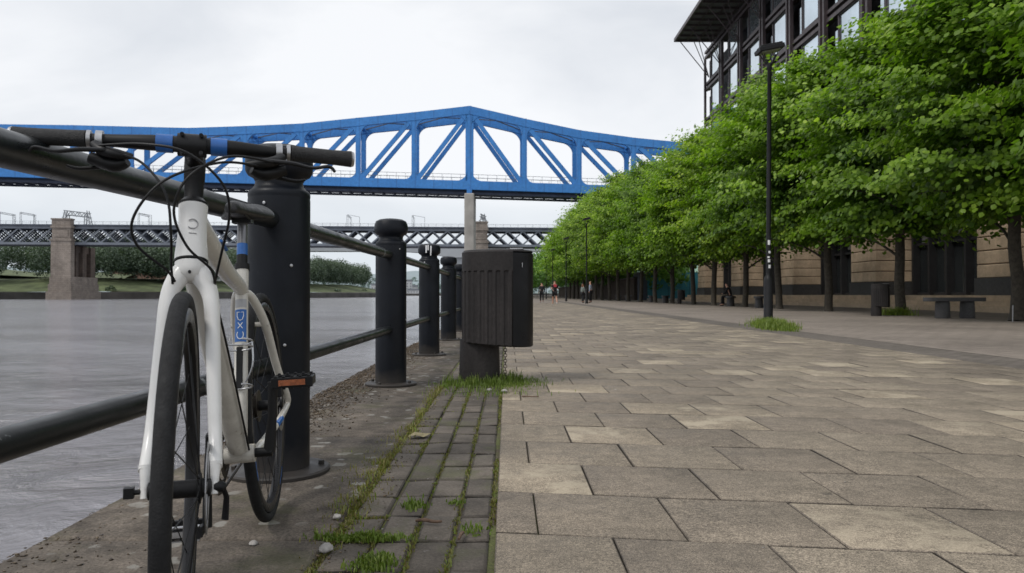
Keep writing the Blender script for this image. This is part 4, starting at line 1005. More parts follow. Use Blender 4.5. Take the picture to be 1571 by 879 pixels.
# ------------------------------------------------------------------ blue bridge
def blue_bridge():
    e=empty('blue_truss_bridge',(0,0,0),0,'bright blue steel truss bridge crossing the river high above the bollards','bridge')
    t=V((1,.04,0)).normalized(); n=V((-.04,1,0)).normalized()
    def pxd(px): 
        X=(px-778)*180.3/(1150-.04*(px-778)); return X,180.3+.04*X
    tp={-12:193,-11:192,-10:191.5,-9:191,-8:192,-7:193,-6:195,-5:197,-4:194,-3:190,-2:181,-1:172.5,0:162.5,1:182,2:199.5,3:211,4:219,5:226,6:232,7:237,8:241}
    K=sorted(tp)
    X0=-9.07; SP=13.25
    def bz(X): return .69+24.6-.021*(X-X0) if X<X0 else .69+24.6-.026*(X-X0)
    near={};far={}
    Wd=8.6
    for k in K:
        X=X0+SP*k; Y=180.3+.04*X; zt=.69+(452-tp[k])/1150*Y; zb=bz(X)
        for D,off in((near,0.),(far,Wd)):
            q=V((X,Y,0))+n*off; D[k]=(V((q.x,q.y,zt-.95)),V((q.x,q.y,zb+1.65)))
    TH=.75
    def fil(mm,c,da,db,r):
        da,db=da.normalized(),db.normalized(); A=c+da*r; B=c+db*r; pts=[c]
        for k in range(7):
            s_=k/6; ctl=c+(da+db)*r*.12; pts.append((1-s_)**2*A+2*s_*(1-s_)*ctl+s_*s_*B)
        mm.prism([p-n*TH*.5 for p in pts],n*TH)
    for D in(near,far):
        mm=MB()
        for a,b in zip(K[:-1],K[1:]): mm.bar(D[a][0]-t*.0,D[b][0]+t*.0,.95,1.9,n)
        for k in K[1:-1]:                      # knee cover so the chord segments meet
            mm.prism([D[k][0]+t*.45+V((0,0,-1.0))-n*.47,D[k][0]+t*.45+V((0,0,.96))-n*.47,D[k][0]-t*.45+V((0,0,.96))-n*.47,D[k][0]-t*.45+V((0,0,-1.0))-n*.47],n*.94)
        mm.build('top_chord',M['blue'],e)
        mm=MB()
        for a,b in zip(K[:-1],K[1:]): mm.bar(D[a][1],D[b][1],.97,2.1,n)
        mm.build('bottom_chord',M['blue'],e)
        for k in K:
            T_,B_=D[k]; mm=MB(); mm.bar(T_+V((0,0,-.5)),B_+V((0,0,.5)),TH,1.15 if k else 1.9,n)
            up=V((0,0,1)); r_=2.2 if k else 3.2
            for sg in(-1,1):
                if k+sg in D:
                    dt=(D[k+sg][0]-T_).normalized(); db=(D[k+sg][1]-B_).normalized()
                    fil(mm,T_-up*.9+t*sg*.5,-up,dt,r_); fil(mm,B_+up*1.0+t*sg*.5,up,db,r_*.8)
            mm.build('truss_post',M['blue'],e)
        for k in K[:-1]:
            mm=MB()
            if k>=0: a,b=D[k][0],D[k+1][1]
            else: a,b=D[k+1][0],D[k][1]
            dd=(b-a).normalized(); mm.bar(a+dd*.6,b-dd*.6,TH*.8,1.0,n); mm.build('truss_diagonal',M['blue'],e)
    # top lateral bracing
    for k in K[:-1]:
        a,b=near[k][0],near[k+1][0]; c,d=far[k][0],far[k+1][0]
        mid=(a+b)/2; mid2=(c+d)/2
        mm=MB(); mm.bar(near[k][0],far[k][0],.5,.7,(0,0,1)); mm.build('portal_beam',M['blue'],e)
        mm=MB(); mm.bar(a,(mid+mid2)/2,.22,.22,(0,0,1)); mm.bar((mid+mid2)/2,c,.22,.22,(0,0,1)); mm.bar(b,(mid+mid2)/2,.22,.22,(0,0,1)); mm.bar((mid+mid2)/2,d,.22,.22,(0,0,1)); mm.build('bracing',M['girder_dark'],e)
    # deck
    P=[near[k][1]+n*.6-V((0,0,.35)) for k in K]; mm=MB()
    for a,b in zip(P[:-1],P[1:]):
        c=(n*(Wd-1.2))
        mm.prism([a-V((0,0,1.25)),a+V((0,0,.9)),a+c+V((0,0,.9)),a+c-V((0,0,1.25))],b-a)
    mm.build('deck',M['under'],e)
    mm=MB()
    for a,b in zip(P[:-1],P[1:]):
        mm.bar(a-V((0,0,1.55))-n*.25,b-V((0,0,1.55))-n*.25,.5,.5,n); mm.bar(a-V((0,0,1.55))+n*(Wd-.9),b-V((0,0,1.55))+n*(Wd-.9),.5,.5,n)
        for q in np.linspace(0,1,6)[:-1]:
            p=a+(b-a)*q-V((0,0,1.42)); mm.bar(p,p+n*(Wd-1.2),.45,.4,(0,0,1))
    mm.build('deck_beams',M['under'],e)
    for off in(1.1,Wd-2.0):
        mm=MB(); up=V((0,0,1))
        for a,b in zip(P[:-1],P[1:]):
            a=a+n*off; b=b+n*off
            mm.bar(a+up*1.25,b+up*1.25,.12,.75,n)
            mm.bar(a+up*3.25,b+up*3.25,.06,.09,n); mm.bar(a+up*2.5,b+up*2.5,.03,.04,n)
            for q in np.linspace(0,1,7)[:-1]: p=a+(b-a)*q; mm.bar(p+up*1.5,p+up*3.25,.07,.07,n)
        mm.build('walkway_railing',M['mast'],e)
    # pylon
    mm=MB(); zt=bz(X0)+.2; c=V((X0,180.0,0))+n*(Wd/2)
    mm.prism([V((X0-1.18,179.0,-3)),V((X0+1.18,179.0,-3)),V((X0+1.18,179.0+Wd+1.6,-3)),V((X0-1.18,179.0+Wd+1.6,-3))],(0,0,zt-.5+3)); mm.build('pier',M['concrete'],e,bevel=.25)
    mm=MB(); mm.box((X0,180.0,zt-.0),(1.2,1.4,1.4)); mm.box((X0,180.0+Wd,zt),(1.2,1.4,1.4)); mm.build('bearing',M['blue'],e)
blue_bridge()

# ------------------------------------------------------------------ lattice rail bridge
def lattice_bridge():
    e=empty('lattice_rail_bridge',(0,0,0),0,'long grey lattice girder railway bridge on stone piers behind the blue bridge','bridge')
    s=.07; t=V((1,s,0)).normalized(); n=V((-s,1,0)).normalized(); D0=366.
    def P(X,z,off=0): q=V((X,D0+s*X,z)); return q+n*off
    zt,zb=32.0,24.6; XA,XB=-470,110; step=7.35
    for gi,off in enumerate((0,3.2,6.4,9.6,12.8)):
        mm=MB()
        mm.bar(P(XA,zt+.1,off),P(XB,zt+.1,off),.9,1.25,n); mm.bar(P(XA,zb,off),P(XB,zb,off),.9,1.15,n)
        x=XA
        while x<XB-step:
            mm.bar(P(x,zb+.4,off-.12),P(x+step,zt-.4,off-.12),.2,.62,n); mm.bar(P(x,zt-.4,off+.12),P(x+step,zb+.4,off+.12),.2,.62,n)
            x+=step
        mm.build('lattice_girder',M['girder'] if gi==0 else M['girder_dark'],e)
    mm=MB(); mm.prism([P(XA,zt+.8,-1.2),P(XA,zt+1.5,-1.2),P(XA,zt+1.5,14.4),P(XA,zt+.8,14.4)],P(XB,0)-P(XA,0)); mm.build('deck',M['girder_dark'],e)
    mm=MB(); mm.prism([P(XA,zb-.75,.6),P(XA,zb-.55,.6),P(XA,zb-.55,12.2),P(XA,zb-.75,12.2)],P(XB,0)-P(XA,0)); mm.build('lower_deck',M['girder_dark'],e)
    mm=MB(); x=XA
    while x<XB: mm.bar(P(x,zt+1.5,-1.1),P(x,zt+2.9,-1.1),.10,.12,n); x+=3.6
    mm.bar(P(XA,zt+2.85,-1.1),P(XB,zt+2.85,-1.1),.10,.12,n); mm.bar(P(XA,zt+2.2,-1.1),P(XB,zt+2.2,-1.1),.05,.07,n); mm.build('parapet_railing',M['mast'],e)
    # piers
    for (xc,w) in ((-206.5,9.0),(-13.2,7.6)):
        f=w/9.4
        mm=MB(); y0=-4.2
        def blk(x0,x1,o0,o1,z0,z1): mm.prism([P(xc+x0,z0,o0),P(xc+x1,z0,o0),P(xc+x1,z0,o1),P(xc+x0,z0,o1)],(0,0,z1-z0))
        blk(-4.6*f,4.6*f,-4.2,-.7,9.0,25.6); blk(-5.0*f,5.0*f,-4.6,-.62,25.6,26.5); blk(-4.2*f,4.2*f,-4.0,-.64,26.5,31.6); blk(-3.3*f,3.3*f,-4.2,-4.0,27.4,30.4)
        blk(-4.8*f,4.8*f,-4.5,-.60,31.6,32.6); blk(-4.3*f,4.3*f,-4.1,-.66,32.6,35.4); blk(-4.7*f,4.7*f,-4.4,-.62,35.4,36.0)
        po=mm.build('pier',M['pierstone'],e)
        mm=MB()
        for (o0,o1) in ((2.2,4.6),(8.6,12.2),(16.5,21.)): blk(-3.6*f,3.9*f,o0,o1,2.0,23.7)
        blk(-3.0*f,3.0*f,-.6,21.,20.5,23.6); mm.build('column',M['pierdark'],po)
        mm=MB(); blk(-4.9*f,4.9*f,-4.7,21.6,5.6,9.0); blk(-5.3*f,5.3*f,-5.2,22,2.2,5.6); blk(-5.9*f,5.9*f,-6.0,23,-3,2.2); mm.build('pier_base',M['pierstone'],po)
    return P,n
LP,LN=lattice_bridge()
def gantry(px,kind,lab):
    X=(px-778)/1150*366; X=X/(1-.07*(px-778)/1150)
    b=LP(X,33.5,0); e=empty('overhead_line_gantry',b,0,lab,'gantry','railway gantries on the lattice bridge')
    mm=MB(); n=LN; t=V((1,.07,0)); up=V((0,0,1))
    if kind=='portal':
        w=kind and 9.0
        for o in(0,12.):
            mm.bar(n*o-t*.35,n*o-t*.35+up*5.6,.12,.12,n); mm.bar(n*o+t*.35,n*o+t*.35+up*5.6,.12,.12,n)
            for k in range(6): mm.bar(n*o+t*(-.35 if k%2 else .35)+up*k*.95,n*o+t*(.35 if k%2 else -.35)+up*(k+1)*.95,.07,.07,n)
            mm.build('mast',M['mast'],e); mm=MB()
        mm=MB(); mm.bar(up*5.6,n*12+up*5.6,.25,.12,up); mm.bar(up*5.0,n*12+up*5.0,.25,.10,up); mm.bar(t*.2+up*5.6,t*5.8+up*4.6,.16,.16,n); mm.bar(t*5.8+up*4.6,t*5.8,.16,.16,n); mm.build('beam',M['mast'],e)
    else:
        W=13.0 if kind=='big' else 4.5; H=6.6
        for x in (-W/2+1.2,W/2-1.2):
            for o in (0,2.2):
                sgn=1 if x<0 else -1
                mm.bar(t*(x-sgn*1.2)+n*o,t*(x+sgn*.4)+n*o+up*H,.3,.3,n); mm.bar(t*(x+sgn*1.5)+n*o,t*(x+sgn*1.3)+n*o+up*(H-2),.3,.3,n)
                for k in range(5):
                    z0,z1=k*1.1,(k+1)*1.1; mm.bar(t*(x+(-1.0 if k%2 else 1.2)*sgn)+n*o+up*z0,t*(x+(1.2 if k%2 else -.6)*sgn)+n*o+up*z1,.16,.16,n)
            mm.build('mast',M['mast'],e); mm=MB()
        for o in(0,2.2):
            mm.bar(t*(-W/2+1)+n*o+up*H,t*(W/2-1)+n*o+up*(H-1.2),.32,.32,n); mm.bar(t*(-W/2+1.6)+n*o+up*(H-2),t*(W/2-1.6)+n*o+up*(H-3),.32,.32,n)
            for k in range(7):
                u0=k/7;u1=(k+1)/7; a=t*(-W/2+1.3+u0*(W-2.6))+n*o+up*(H-.2-1.2*u0-(2 if k%2 else 0)); b_=t*(-W/2+1.3+u1*(W-2.6))+n*o+up*(H-.2-1.2*u1-(0 if k%2 else 2)); mm.bar(a,b_,.22,.22,n)
        mm.build('beam',M['mast'],e)
for px,k,l in [(118,'big','large lattice signal gantry standing above the left stone pier'),(741,'small','lattice signal structure above the stone pier behind the concrete pylon'),
   (2,'portal','leftmost railway gantry on the lattice bridge, at the photo edge'),(34,'portal','railway gantry left of the big stone pier'),(214,'portal','railway gantry on the lattice bridge left of the bicycle head tube'),
   (533,'portal','railway gantry between the nearest and second bollards'),(633,'portal','railway gantry above the second and third bollards'),(861,'portal','railway gantry above the trees right of the concrete pylon')]:
    gantry(px,k,l)
# far concrete road bridge
e=empty('concrete_road_bridge',(0,0,0),0,'pale concrete road bridge seen in the distance under the lattice bridge','bridge')
mm=MB(); top=[];bot=[]
for x in np.linspace(-300,60,61):
    dz=3.2+5.0*math.exp(-((x+38)/26)**2)+5*math.exp(-((x+230)/30)**2); top.append((x,600,38.6)); bot.append((x,600,38.6-dz))
n_=len(top); mm.add([*top,*bot,*[(a,612,c) for a,b,c in top],*[(a,612,c) for a,b,c in bot]],[f_ for i in range(n_-1) for f_ in ((i,i+1,n_+i+1,n_+i),(2*n_+i,2*n_+i+1,3*n_+i+1,3*n_+i),(n_+i,n_+i+1,3*n_+i+1,3*n_+i),(i,i+1,2*n_+i+1,2*n_+i))]); mm.build('deck',M['far_concrete'],e)
for x in(-38,-230): mm=MB(); mm.box((x,606,15.),(9,7,33)); mm.build('pier',M['far_concrete'],e)

# ------------------------------------------------------------------ small ground things
def blades(name,cents,h,mat,seed,label,cat,kind='stuff',wd=.0022,lean=.55):
    rg=np.random.default_rng(seed); cents=np.array(cents); n=len(cents)
    a=rg.random(n)*2*PI; hh=h*(.45+.8*rg.random(n)) if np.isscalar(h) else h*(.45+.8*rg.random(n)); hh=hh*(.35+1.3*np.clip(np.array([mnoise.noise(V((p[0]*14,p[1]*14,seed))) for p in cents])+.45,0,1)); l=lean*(rg.random(n)**.8)*hh
    dx=np.cos(a)*l; dy=np.sin(a)*l; w=wd*(.7+.8*rg.random(n)); px=-np.sin(a)*w; py=np.cos(a)*w
    z=cents[:,2]
    b0=np.stack([cents[:,0]-px,cents[:,1]-py,z-.003],1); b1=np.stack([cents[:,0]+px,cents[:,1]+py,z-.003],1)
    m0=np.stack([cents[:,0]+dx*.4-px*.8,cents[:,1]+dy*.4-py*.8,z+hh*.62],1); m1=np.stack([cents[:,0]+dx*.4+px*.8,cents[:,1]+dy*.4+py*.8,z+hh*.62],1)
    t0=np.stack([cents[:,0]+dx-px*.1,cents[:,1]+dy-py*.1,z+hh*.95],1); t1=np.stack([cents[:,0]+dx+px*.1,cents[:,1]+dy+py*.1,z+hh*.95],1)
    v=np.stack([b0,b1,m1,m0,t1,t0],1).reshape(-1,3); i0=np.arange(n)*6
    f=np.concatenate([np.stack([i0,i0+1,i0+2,i0+3],1),np.stack([i0+3,i0+2,i0+4,i0+5],1)]); T=np.clip(.5+.25*rg.normal(size=n),0,1)
    return tag(npmesh(name,v,f,mat,attr=np.concatenate([T,T])),label,cat,kind=kind)
rg=np.random.default_rng(3)
def gauss(cx,cy,sx,sy,n): return np.stack([cx+rg.normal(size=n)*sx,cy+rg.normal(size=n)*sy,np.zeros(n)],1)
c=np.concatenate([gauss(-.10,5.72,.15,.10,850),gauss(-.36,5.74,.09,.09,500),gauss(.06,5.95,.12,.14,800),gauss(-.12,5.38,.17,.18,420)])
rr=np.hypot(c[:,0]+.218,c[:,1]-5.95); c=c[rr>.15]; hh=np.where(rr[rr>.15]<.34,.062,.03)
blades('grass_patch',c,hh,M['grass'],1,'uneven grass and weeds growing round the foot of the large bin','grass')
tt=rg.normal(size=6500)*.45; c=np.stack([5.72+tt*.62+rg.normal(size=6500)*.13,16.1+tt*2.1+rg.normal(size=6500)*.35,np.zeros(6500)],1); c=c[np.abs(tt)<.85]
blades('grass_patch',c,.12,M['grass'],2,'bright green grass patch round the foot of the stickered lamp post','grass',wd=.006)
# weeds in the joints
js=[]
def jrun(x,y0,y1,n,wob=.008,th=.0): 
    y=y0+(y1-y0)*rg.random(n); dens=np.array([mnoise.noise(V((x*9,q*1.7,3.))) for q in y]); k=dens>th-.25*rg.random(n); y=y[k]
    return np.stack([x+rg.normal(size=len(y))*wob,y,np.full(len(y),-.010)],1)
for x,nn,w_ in((-.047,2600,.007),(-.157,1500,.007),(-.269,1700,.008),(-.381,2600,.010),(-.495,5200,.020)): js.append(jrun(x,1.6,5.8,nn,w_,th=.05 if x>-.4 else -.05))
for k in range(20):
    y=.5+.232*k; n=rg.integers(5,60); x=-.47+.42*rg.random(n)*rg.random(); js.append(np.stack([x,np.full(n,y)+rg.normal(size=n)*.006,np.full(n,-.01)],1))
c=np.concatenate(js); blades('joint_weeds',c,.008,M['drygrass'],5,'moss and dry grass lining the joints of the narrow grey block strip','weeds',wd=.0022,lean=1.0)
c=np.concatenate([gauss(-.505,y,.014+.022*rg.random(),.10,int(200*rg.random())) for y in np.arange(2.15,5.6,.19)]+[gauss(-.54,3.0,.05,.28,500),gauss(-.50,2.45,.04,.10,260)])
blades('edge_grass',c[rg.random(len(c))<.62],.018,M['drygrass'],6,'straggly yellow green grass along the joint beside the coping stones','grass',wd=.0016,lean=1.1)
c=np.concatenate([gauss(-.40,2.13,.055,.012,700),gauss(-.47,2.14,.03,.010,300),gauss(-.345,1.93,.03,.03,450),gauss(-.30,2.46,.02,.03,140),gauss(-.17,2.50,.012,.02,60),gauss(-.10,2.2,.02,.02,60)])
blades('grass_tufts',c,.014,M['grass'],7,'small bright green grass tufts at the near end of the block strip','grass',wd=.0024,lean=.9)
# mossy crumbs / leaf litter
def crumbs(name,cents,sz,mat,seed,label,cat,kind='stuff',flat=.45):
    rg=np.random.default_rng(seed); cents=np.array(cents); n=len(cents)
    s=sz*(.35+1.1*rg.random(n)**2)[:,None]; d=rg.normal(size=(n,3,3)); q,_=np.linalg.qr(d); 
    ax=q*s[:,:,None]*np.array([1,.75,.35])[None,:,None]; ax[:,:,2]*=flat
    c=cents+np.stack([np.zeros(n),np.zeros(n),np.abs(ax[:,:,2]).sum(1)*.5],1)
    v=np.stack([c+ax[:,0],c+ax[:,1],c-ax[:,0],c-ax[:,1],c+ax[:,2],c-ax[:,2]],1).reshape(-1,3); i=np.arange(n)*6
    tri=[(0,1,4),(1,2,4),(2,3,4),(3,0,4),(1,0,5),(2,1,5),(3,2,5),(0,3,5)]
    f=np.concatenate([np.stack([i+a,i+b,i+c_],1) for a,b,c_ in tri]); T=np.tile(rg.random(n),8)
    return tag(npmesh(name,v,f,mat,attr=T),label,cat,kind=kind)
y=3.2+rg.random(11000)**1.2*7.5; xx=-1.315+np.abs(rg.normal(size=11000))*.17
k=xx<-.75; cs=np.stack([xx,y,np.zeros(len(y))],1)[k]; cs=cs[np.hypot(cs[:,0]+.89,cs[:,1]-5.75)>.2]
crumbs('leaf_litter',cs,.010,M['litter'],8,'brown leaf litter gathered along the quay edge beyond the near bollard','leaf litter')
y=1.6+rg.random(900)*2.0; xx=-1.31+np.abs(rg.normal(size=900))*.13; crumbs('edge_crumbs',np.stack([xx,y,np.zeros(900)],1),.007,M['litter'],9,'dark crumbs of soil along the quay edge behind the front wheel','soil')
n=1500; xx=-.5+rg.normal(size=n)*.05; y=1.7+4.2*rg.random(n); crumbs('joint_debris',np.stack([xx,y,np.full(n,-.003)],1),.006,M['litter'],10,'brown debris in the open joint beside the coping stones','debris')
n=420; xx=-.45+5*rg.random(n)**1.3; y=1.7+9*rg.random(n)
crumbs('grit',np.stack([xx,y,np.full(n,.0)],1),.0042,M['concrete'],13,'pale grit scattered over the paving','grit')
# stones, twigs, petals
def stone(x,y,r,mat,lab):
    b=bmesh.new(); bmesh.ops.create_icosphere(b,subdivisions=3,radius=r)
    for v_ in b.verts: v_.co*=1+.28*mnoise.noise(v_.co*(1.3/r)+V((x*9,y*9,0))); v_.co.z*=.62
    me=bpy.data.meshes.new('stone'); b.to_mesh(me); b.free(); me.polygons.foreach_set('use_smooth',[True]*len(me.polygons)); me.materials.append(mat)
    o=bpy.data.objects.new('stone',me); COL.objects.link(o); o.location=(x,y,r*.42); return tag(o,lab,'stone','loose pale stones')
M['palestone']=simple('pale_pebble',(.34,.32,.30),.85,var=.25,scale=40,bump=.4)
stone(-.487,2.03,.019,M['palestone'],'largest pale stone lying in the open joint at the bottom of the photo')
stone(-.523,2.32,.014,M['palestone'],'pale stone in the yellow grass left of the block strip')
stone(-.70,2.08,.011,M['palestone'],'small pale pebble on the coping stone right of the front wheel')
stone(-.02,5.30,.022,M['palestone'],'pale pebble in the grass in front of the large bin')
stone(-.13,5.38,.018,M['palestone'],'smaller pale pebble below the bin stand')
M['twig']=simple('dry_twig',(.12,.075,.05),.85,var=.4,scale=60)
def twig(P,r,lab):
    mm=MB(); mm.tube(crom(P,4),r,6); tag(mm.build('twig',M['twig'],smooth=60),lab,'twig')
twig([(-.275,2.27,.008),(-.25,2.26,.014),(-.22,2.255,.010),(-.195,2.25,.012)],[.004,.006,.005,.0035],'dark twig lying across the block strip near the bottom')
twig([(-.135,2.10,.008),(-.13,2.135,.012),(-.125,2.16,.008)],[.004,.005,.004],'short stubby brown twig right of the longer twig')
twig([(.10,5.05,.006),(.14,5.02,.01),(.19,5.03,.006),(.21,5.01,.012)],[.004,.004,.003,.003],'thin dark twig on the slabs right of the bin grass')
M['leafdry']=simple('dry_pale_leaf',(.26,.22,.12),.8,var=.3,scale=40)
mm=MB(); mm.add([(-.48,3.62,.006),(-.44,3.59,.02),(-.40,3.60,.008),(-.37,3.64,.018),(-.41,3.68,.012),(-.45,3.66,.022)],[(0,1,5),(1,4,5),(1,2,4),(2,3,4)]); tag(mm.build('fallen_leaf',M['leafdry']),'single dry pale leaf on the block strip','leaf')
# small plants near trunk
blades('weed_clump',gauss(13.0,25.0,.22,.25,900),.22,M['grass'],21,'weeds at the foot of the tree between the black bin and the stone bench','weeds',wd=.010,lean=.9)

# ------------------------------------------------------------------ people
def skin_mesh(name,verts,edges,radii,mat,parent,sub=2,rootv=0):
    me=bpy.data.meshes.new(name); me.from_pydata([tuple(v_) for v_ in verts],edges,[]); me.update()
    o=bpy.data.objects.new(name,me); COL.objects.link(o)
    mo=o.modifiers.new('k','SKIN'); 
    for i,r_ in enumerate(radii): me.skin_vertices[0].data[i].radius=(r_,r_) if not isinstance(r_,tuple) else r_
    me.skin_vertices[0].data[rootv].use_root=True
    s_=o.modifiers.new('s','SUBSURF'); s_.levels=sub; s_.render_levels=sub
    dg=bpy.context.evaluated_depsgraph_get(); dg.update(); m2=bpy.data.meshes.new_from_object(o.evaluated_get(dg)); m2.name=name
    bpy.data.objects.remove(o); o=bpy.data.objects.new(name,m2); COL.objects.link(o); o.parent=parent
    m2.materials.clear(); m2.materials.append(mat); m2.polygons.foreach_set('use_smooth',[True]*len(m2.polygons)); return o
def person(loc,rz,label,pose,top,legs,hair,legbare=False,h=1.72,long_hair=False,printm=None,armbare=False,coat=False):
    e=empty('person',loc,rz,label,'person'); s=h/1.75
    # facing +y in local space
    if pose=='sit':
        hip=V((0,0,.56)); ch=V((0,.10,1.0)); nk=V((0,.16,1.12)); hd=V((0,.22,1.26))
        kl,kr=V((-.12,.44,.58)),V((.12,.44,.58)); al,ar=V((-.12,.46,.08)),V((.12,.42,.08)); el,er=V((-.26,.22,.80)),V((.26,.22,.80)); wl,wr=V((-.08,.42,.74)),V((.08,.42,.74))
    else:
        st={'walk':.20,'run':.30,'stand':.03}[pose]
        hip=V((0,0,.92)); ch=V((0,.02,1.34)); nk=V((0,.03,1.47)); hd=V((0,.05,1.62))
        kl,kr=V((-.10,st*.8+.03,.50)),V((.10,-st*.3+.03,.50)); al,ar=V((-.10,st,.09)),V((.10,-st*1.3,.09+(.10 if pose=='run' else .03)))
        sw={'walk':.16,'run':.10,'stand':.0}[pose]
        el,er=V((-.25,-sw,1.12)),V((.25,sw,1.12)); wl,wr=(V((-.27,-sw+.06,.88)),V((.27,sw+.10,.88)))
        if pose=='run': wl,wr=V((-.22,.10,1.10)),V((.22,.26,1.16))
    ft=V((0,.14,-.055))
    vs=[hip,(hip+ch)/2,ch,nk,hd-V((0,0,.03)),hd+V((0,0,.07)), V((-.17,0,0))+ch+V((0,0,.06)),el,wl,wl+(wl-el).normalized()*.09, V((.17,0,0))+ch+V((0,0,.06)),er,wr,wr+(wr-er).normalized()*.09,
        hip+V((-.09,0,-.04)),kl,al,al+ft,hip+V((.09,0,-.04)),kr,ar,ar+ft]
    ed=[(0,1),(1,2),(2,3),(3,4),(4,5),(2,6),(6,7),(7,8),(8,9),(2,10),(10,11),(11,12),(12,13),(0,14),(14,15),(15,16),(16,17),(0,18),(18,19),(19,20),(20,21)]
    ra=[.13,.125,.135,.055,.085,.075,.06,.042,.03,.025,.06,.042,.03,.025,.095,.06,.042,.03,.095,.06,.042,.03]
    vs=[v_*s for v_ in vs]; ra=[r_*s for r_ in ra]
    skin_mesh('body',vs,ed,ra,M['skin'],e)
    g=.018
    # top garment
    tv=[vs[i] for i in (0,1,2,3,6,7,8,10,11,12)]
    if armbare: tv[6]=tv[5]*.75+tv[4]*.25+V((0,0,0)); tv[5]=(tv[4]+tv[5])*.5; tv[9]=tv[8]*.75+tv[7]*.25; tv[8]=(tv[7]+tv[8])*.5
    tv[3]=tv[2]*.45+tv[3]*.55
    if coat: tv[0]=tv[0]-V((0,0,.10))
    skin_mesh('jacket' if not armbare else 'shirt',tv,[(0,1),(1,2),(2,3),(2,4),(4,5),(5,6),(2,7),(7,8),(8,9)],[.145+g,.135+g,.14+g,.065,.07,.055,.045,.07,.055,.045],top,e)
    # legs garment
    if legbare:
        k1=vs[14]*.25+vs[15]*.75; k2=vs[18]*.25+vs[19]*.75
        skin_mesh('shorts',[vs[0],vs[14],k1,vs[18],k2],[(0,1),(1,2),(0,3),(3,4)],[.15,.11,.085,.11,.085],legs,e)
    else:
        skin_mesh('trousers',[vs[0],vs[14],vs[15],vs[16]+V((0,0,.02)),vs[18],vs[19],vs[20]+V((0,0,.02))],[(0,1),(1,2),(2,3),(0,4),(4,5),(5,6)],[.15,.112,.08,.06,.112,.08,.06],legs,e)
    for a,b in((16,17),(20,21)):
        skin_mesh('shoe',[vs[a]-V((0,.03,.03)),vs[b]-V((0,0,.0))],[(0,1)],[.048,.042],M['shoe'] if legbare else M['black'],e,sub=1)
    hv=[vs[5]+V((0,-.02,.02)),vs[4]+V((0,-.05,.03))]
    hr=[.088,.082]; he=[(0,1)]
    if long_hair: hv.append(vs[3]+V((0,-.09,-.05))); hr.append(.06); he.append((1,2))
    skin_mesh('hair',hv,he,hr,hair,e)
    if printm:
        m_=MB(); c=vs[2]; N=18; vs2=[V((0,0,0))]
        m_.add([(.11*math.cos(t),c.y-.172,c.z+.01+.10*math.sin(t)) for t in np.linspace(0,2*PI,N,endpoint=False)],[tuple(range(N))]); m_.build('shirt_print',printm,e)
    return e
person((3.05,66,0),0,'person in dark coat walking away just right of the large bin','walk',M['cloth_black'],M['cloth_black'],M['hair_dark'],h=1.78,coat=True)
person((3.15,49.5,0),R(5),'person in black shirt with red print, black shorts and bare legs running away','run',M['cloth_black'],M['cloth_black'],M['hair_dark'],legbare=True,h=1.66,printm=M['red_print'],armbare=True)
person((6.25,62.0,0),R(-60),'auburn haired person in grey green top beside the lamp post','stand',M['cloth_grey'],M['cloth_black'],M['hair_ginger'],h=1.6,long_hair=True)
person((6.95,62.3,0),R(70),'taller person in pale blue grey top right of the lamp post','stand',M['cloth_blue'],M['cloth_black'],M['hair_blond'],h=1.84)
person((13.2,44.3,0.02),R(60),'person in dark clothes sitting bent forward on a stone bench under the trees','sit',M['cloth_black'],M['cloth_black'],M['hair_dark'],h=1.75)

# ------------------------------------------------------------------ camera, light, world
cam=bpy.data.cameras.new('camera'); co=bpy.data.objects.new('camera',cam); COL.objects.link(co)
cam.sensor_fit='HORIZONTAL'; cam.sensor_width=36; cam.lens=1150/1571*36; cam.clip_start=.02; cam.clip_end=9000
co.location=(0,0,.69); co.rotation_euler=(R(90+.62),0,R(-.37)); sc.camera=co
cam.dof.use_dof=True; cam.dof.focus_distance=2.6; cam.dof.aperture_fstop=9.0
sun=bpy.data.lights.new('sun','SUN'); so=bpy.data.objects.new('sun',sun); COL.objects.link(so)
sun.energy=1.7; sun.angle=R(14); sun.color=(1,.96,.9)
EL,AZ=R(52),R(-125)   # azimuth of the sun measured from +Y towards +X
sd=V((math.cos(EL)*math.sin(AZ),math.cos(EL)*math.cos(AZ),math.sin(EL)))
so.rotation_euler=sd.to_track_quat('Z','Y').to_euler()
w=bpy.data.worlds.new('World'); sc.world=w; w.use_nodes=True; nt=w.node_tree; nt.nodes.clear()
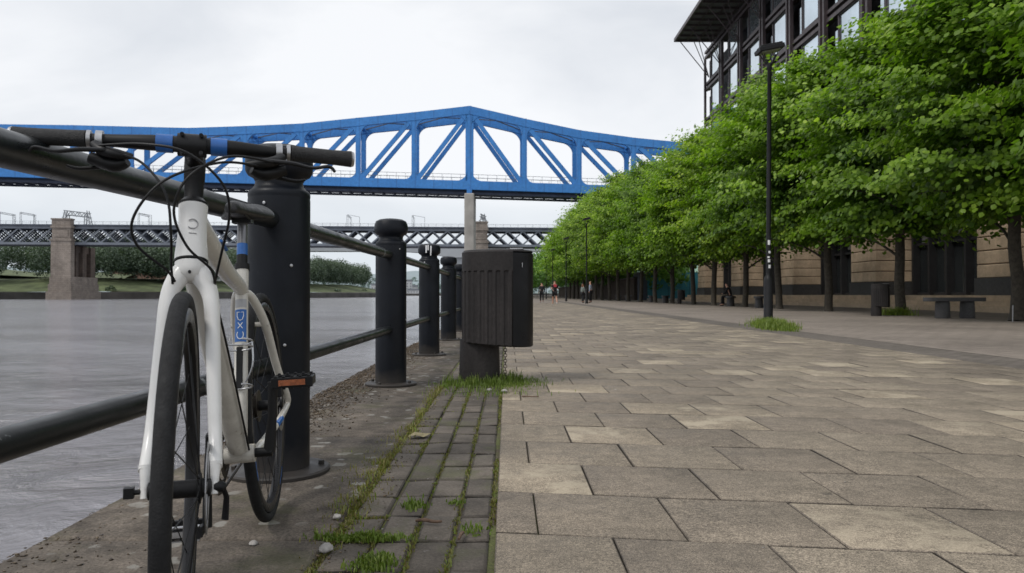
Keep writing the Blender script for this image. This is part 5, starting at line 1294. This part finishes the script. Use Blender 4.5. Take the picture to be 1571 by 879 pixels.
N=nt.nodes.new; Lk=nt.links.new
sky=N('ShaderNodeTexSky'); sky.sky_type='NISHITA'; sky.sun_disc=False; sky.sun_elevation=EL; sky.sun_rotation=AZ
bg1=N('ShaderNodeBackground'); bg1.inputs[1].default_value=.08; Lk(sky.outputs[0],bg1.inputs[0])
tc=N('ShaderNodeTexCoord'); mp=N('ShaderNodeMapping'); mp.inputs['Scale'].default_value=(1,1,2.6); Lk(tc.outputs['Generated'],mp.inputs[0])
ns=N('ShaderNodeTexNoise'); ns.inputs['Scale'].default_value=1.7; ns.inputs['Detail'].default_value=6; ns.inputs['Roughness'].default_value=.5; ns.inputs['Distortion'].default_value=.3; Lk(mp.outputs[0],ns.inputs['Vector'])
rp=N('ShaderNodeValToRGB'); e_=rp.color_ramp.elements; e_[0].position=.36; e_[0].color=(.60,.64,.70,1); e_[1].position=.62; e_[1].color=(.93,.945,.97,1)
Lk(ns.outputs['Fac'],rp.inputs[0])
bg2=N('ShaderNodeBackground'); bg2.inputs[1].default_value=1.08; Lk(rp.outputs[0],bg2.inputs[0])
sx=N('ShaderNodeSeparateXYZ'); Lk(tc.outputs['Generated'],sx.inputs[0])
hz=N('ShaderNodeMapRange'); hz.inputs['From Min'].default_value=0; hz.inputs['From Max'].default_value=.16; Lk(sx.outputs[2],hz.inputs[0])
hm=N('ShaderNodeMix'); hm.data_type='RGBA'; hm.inputs[6].default_value=(.70,.765,.83,1); Lk(hz.outputs[0],hm.inputs[0]); Lk(rp.outputs[0],hm.inputs[7]); Lk(hm.outputs[2],bg2.inputs[0])
mx=N('ShaderNodeMixShader'); mx.inputs[0].default_value=.92; Lk(bg1.outputs[0],mx.inputs[1]); Lk(bg2.outputs[0],mx.inputs[2])
ow=N('ShaderNodeOutputWorld'); Lk(mx.outputs[0],ow.inputs[0])
sc.view_settings.view_transform='Standard'; sc.view_settings.look='None'; sc.view_settings.exposure=0
sc.cycles.use_denoising=True; sc.cycles.max_bounces=6; sc.cycles.transparent_max_bounces=4
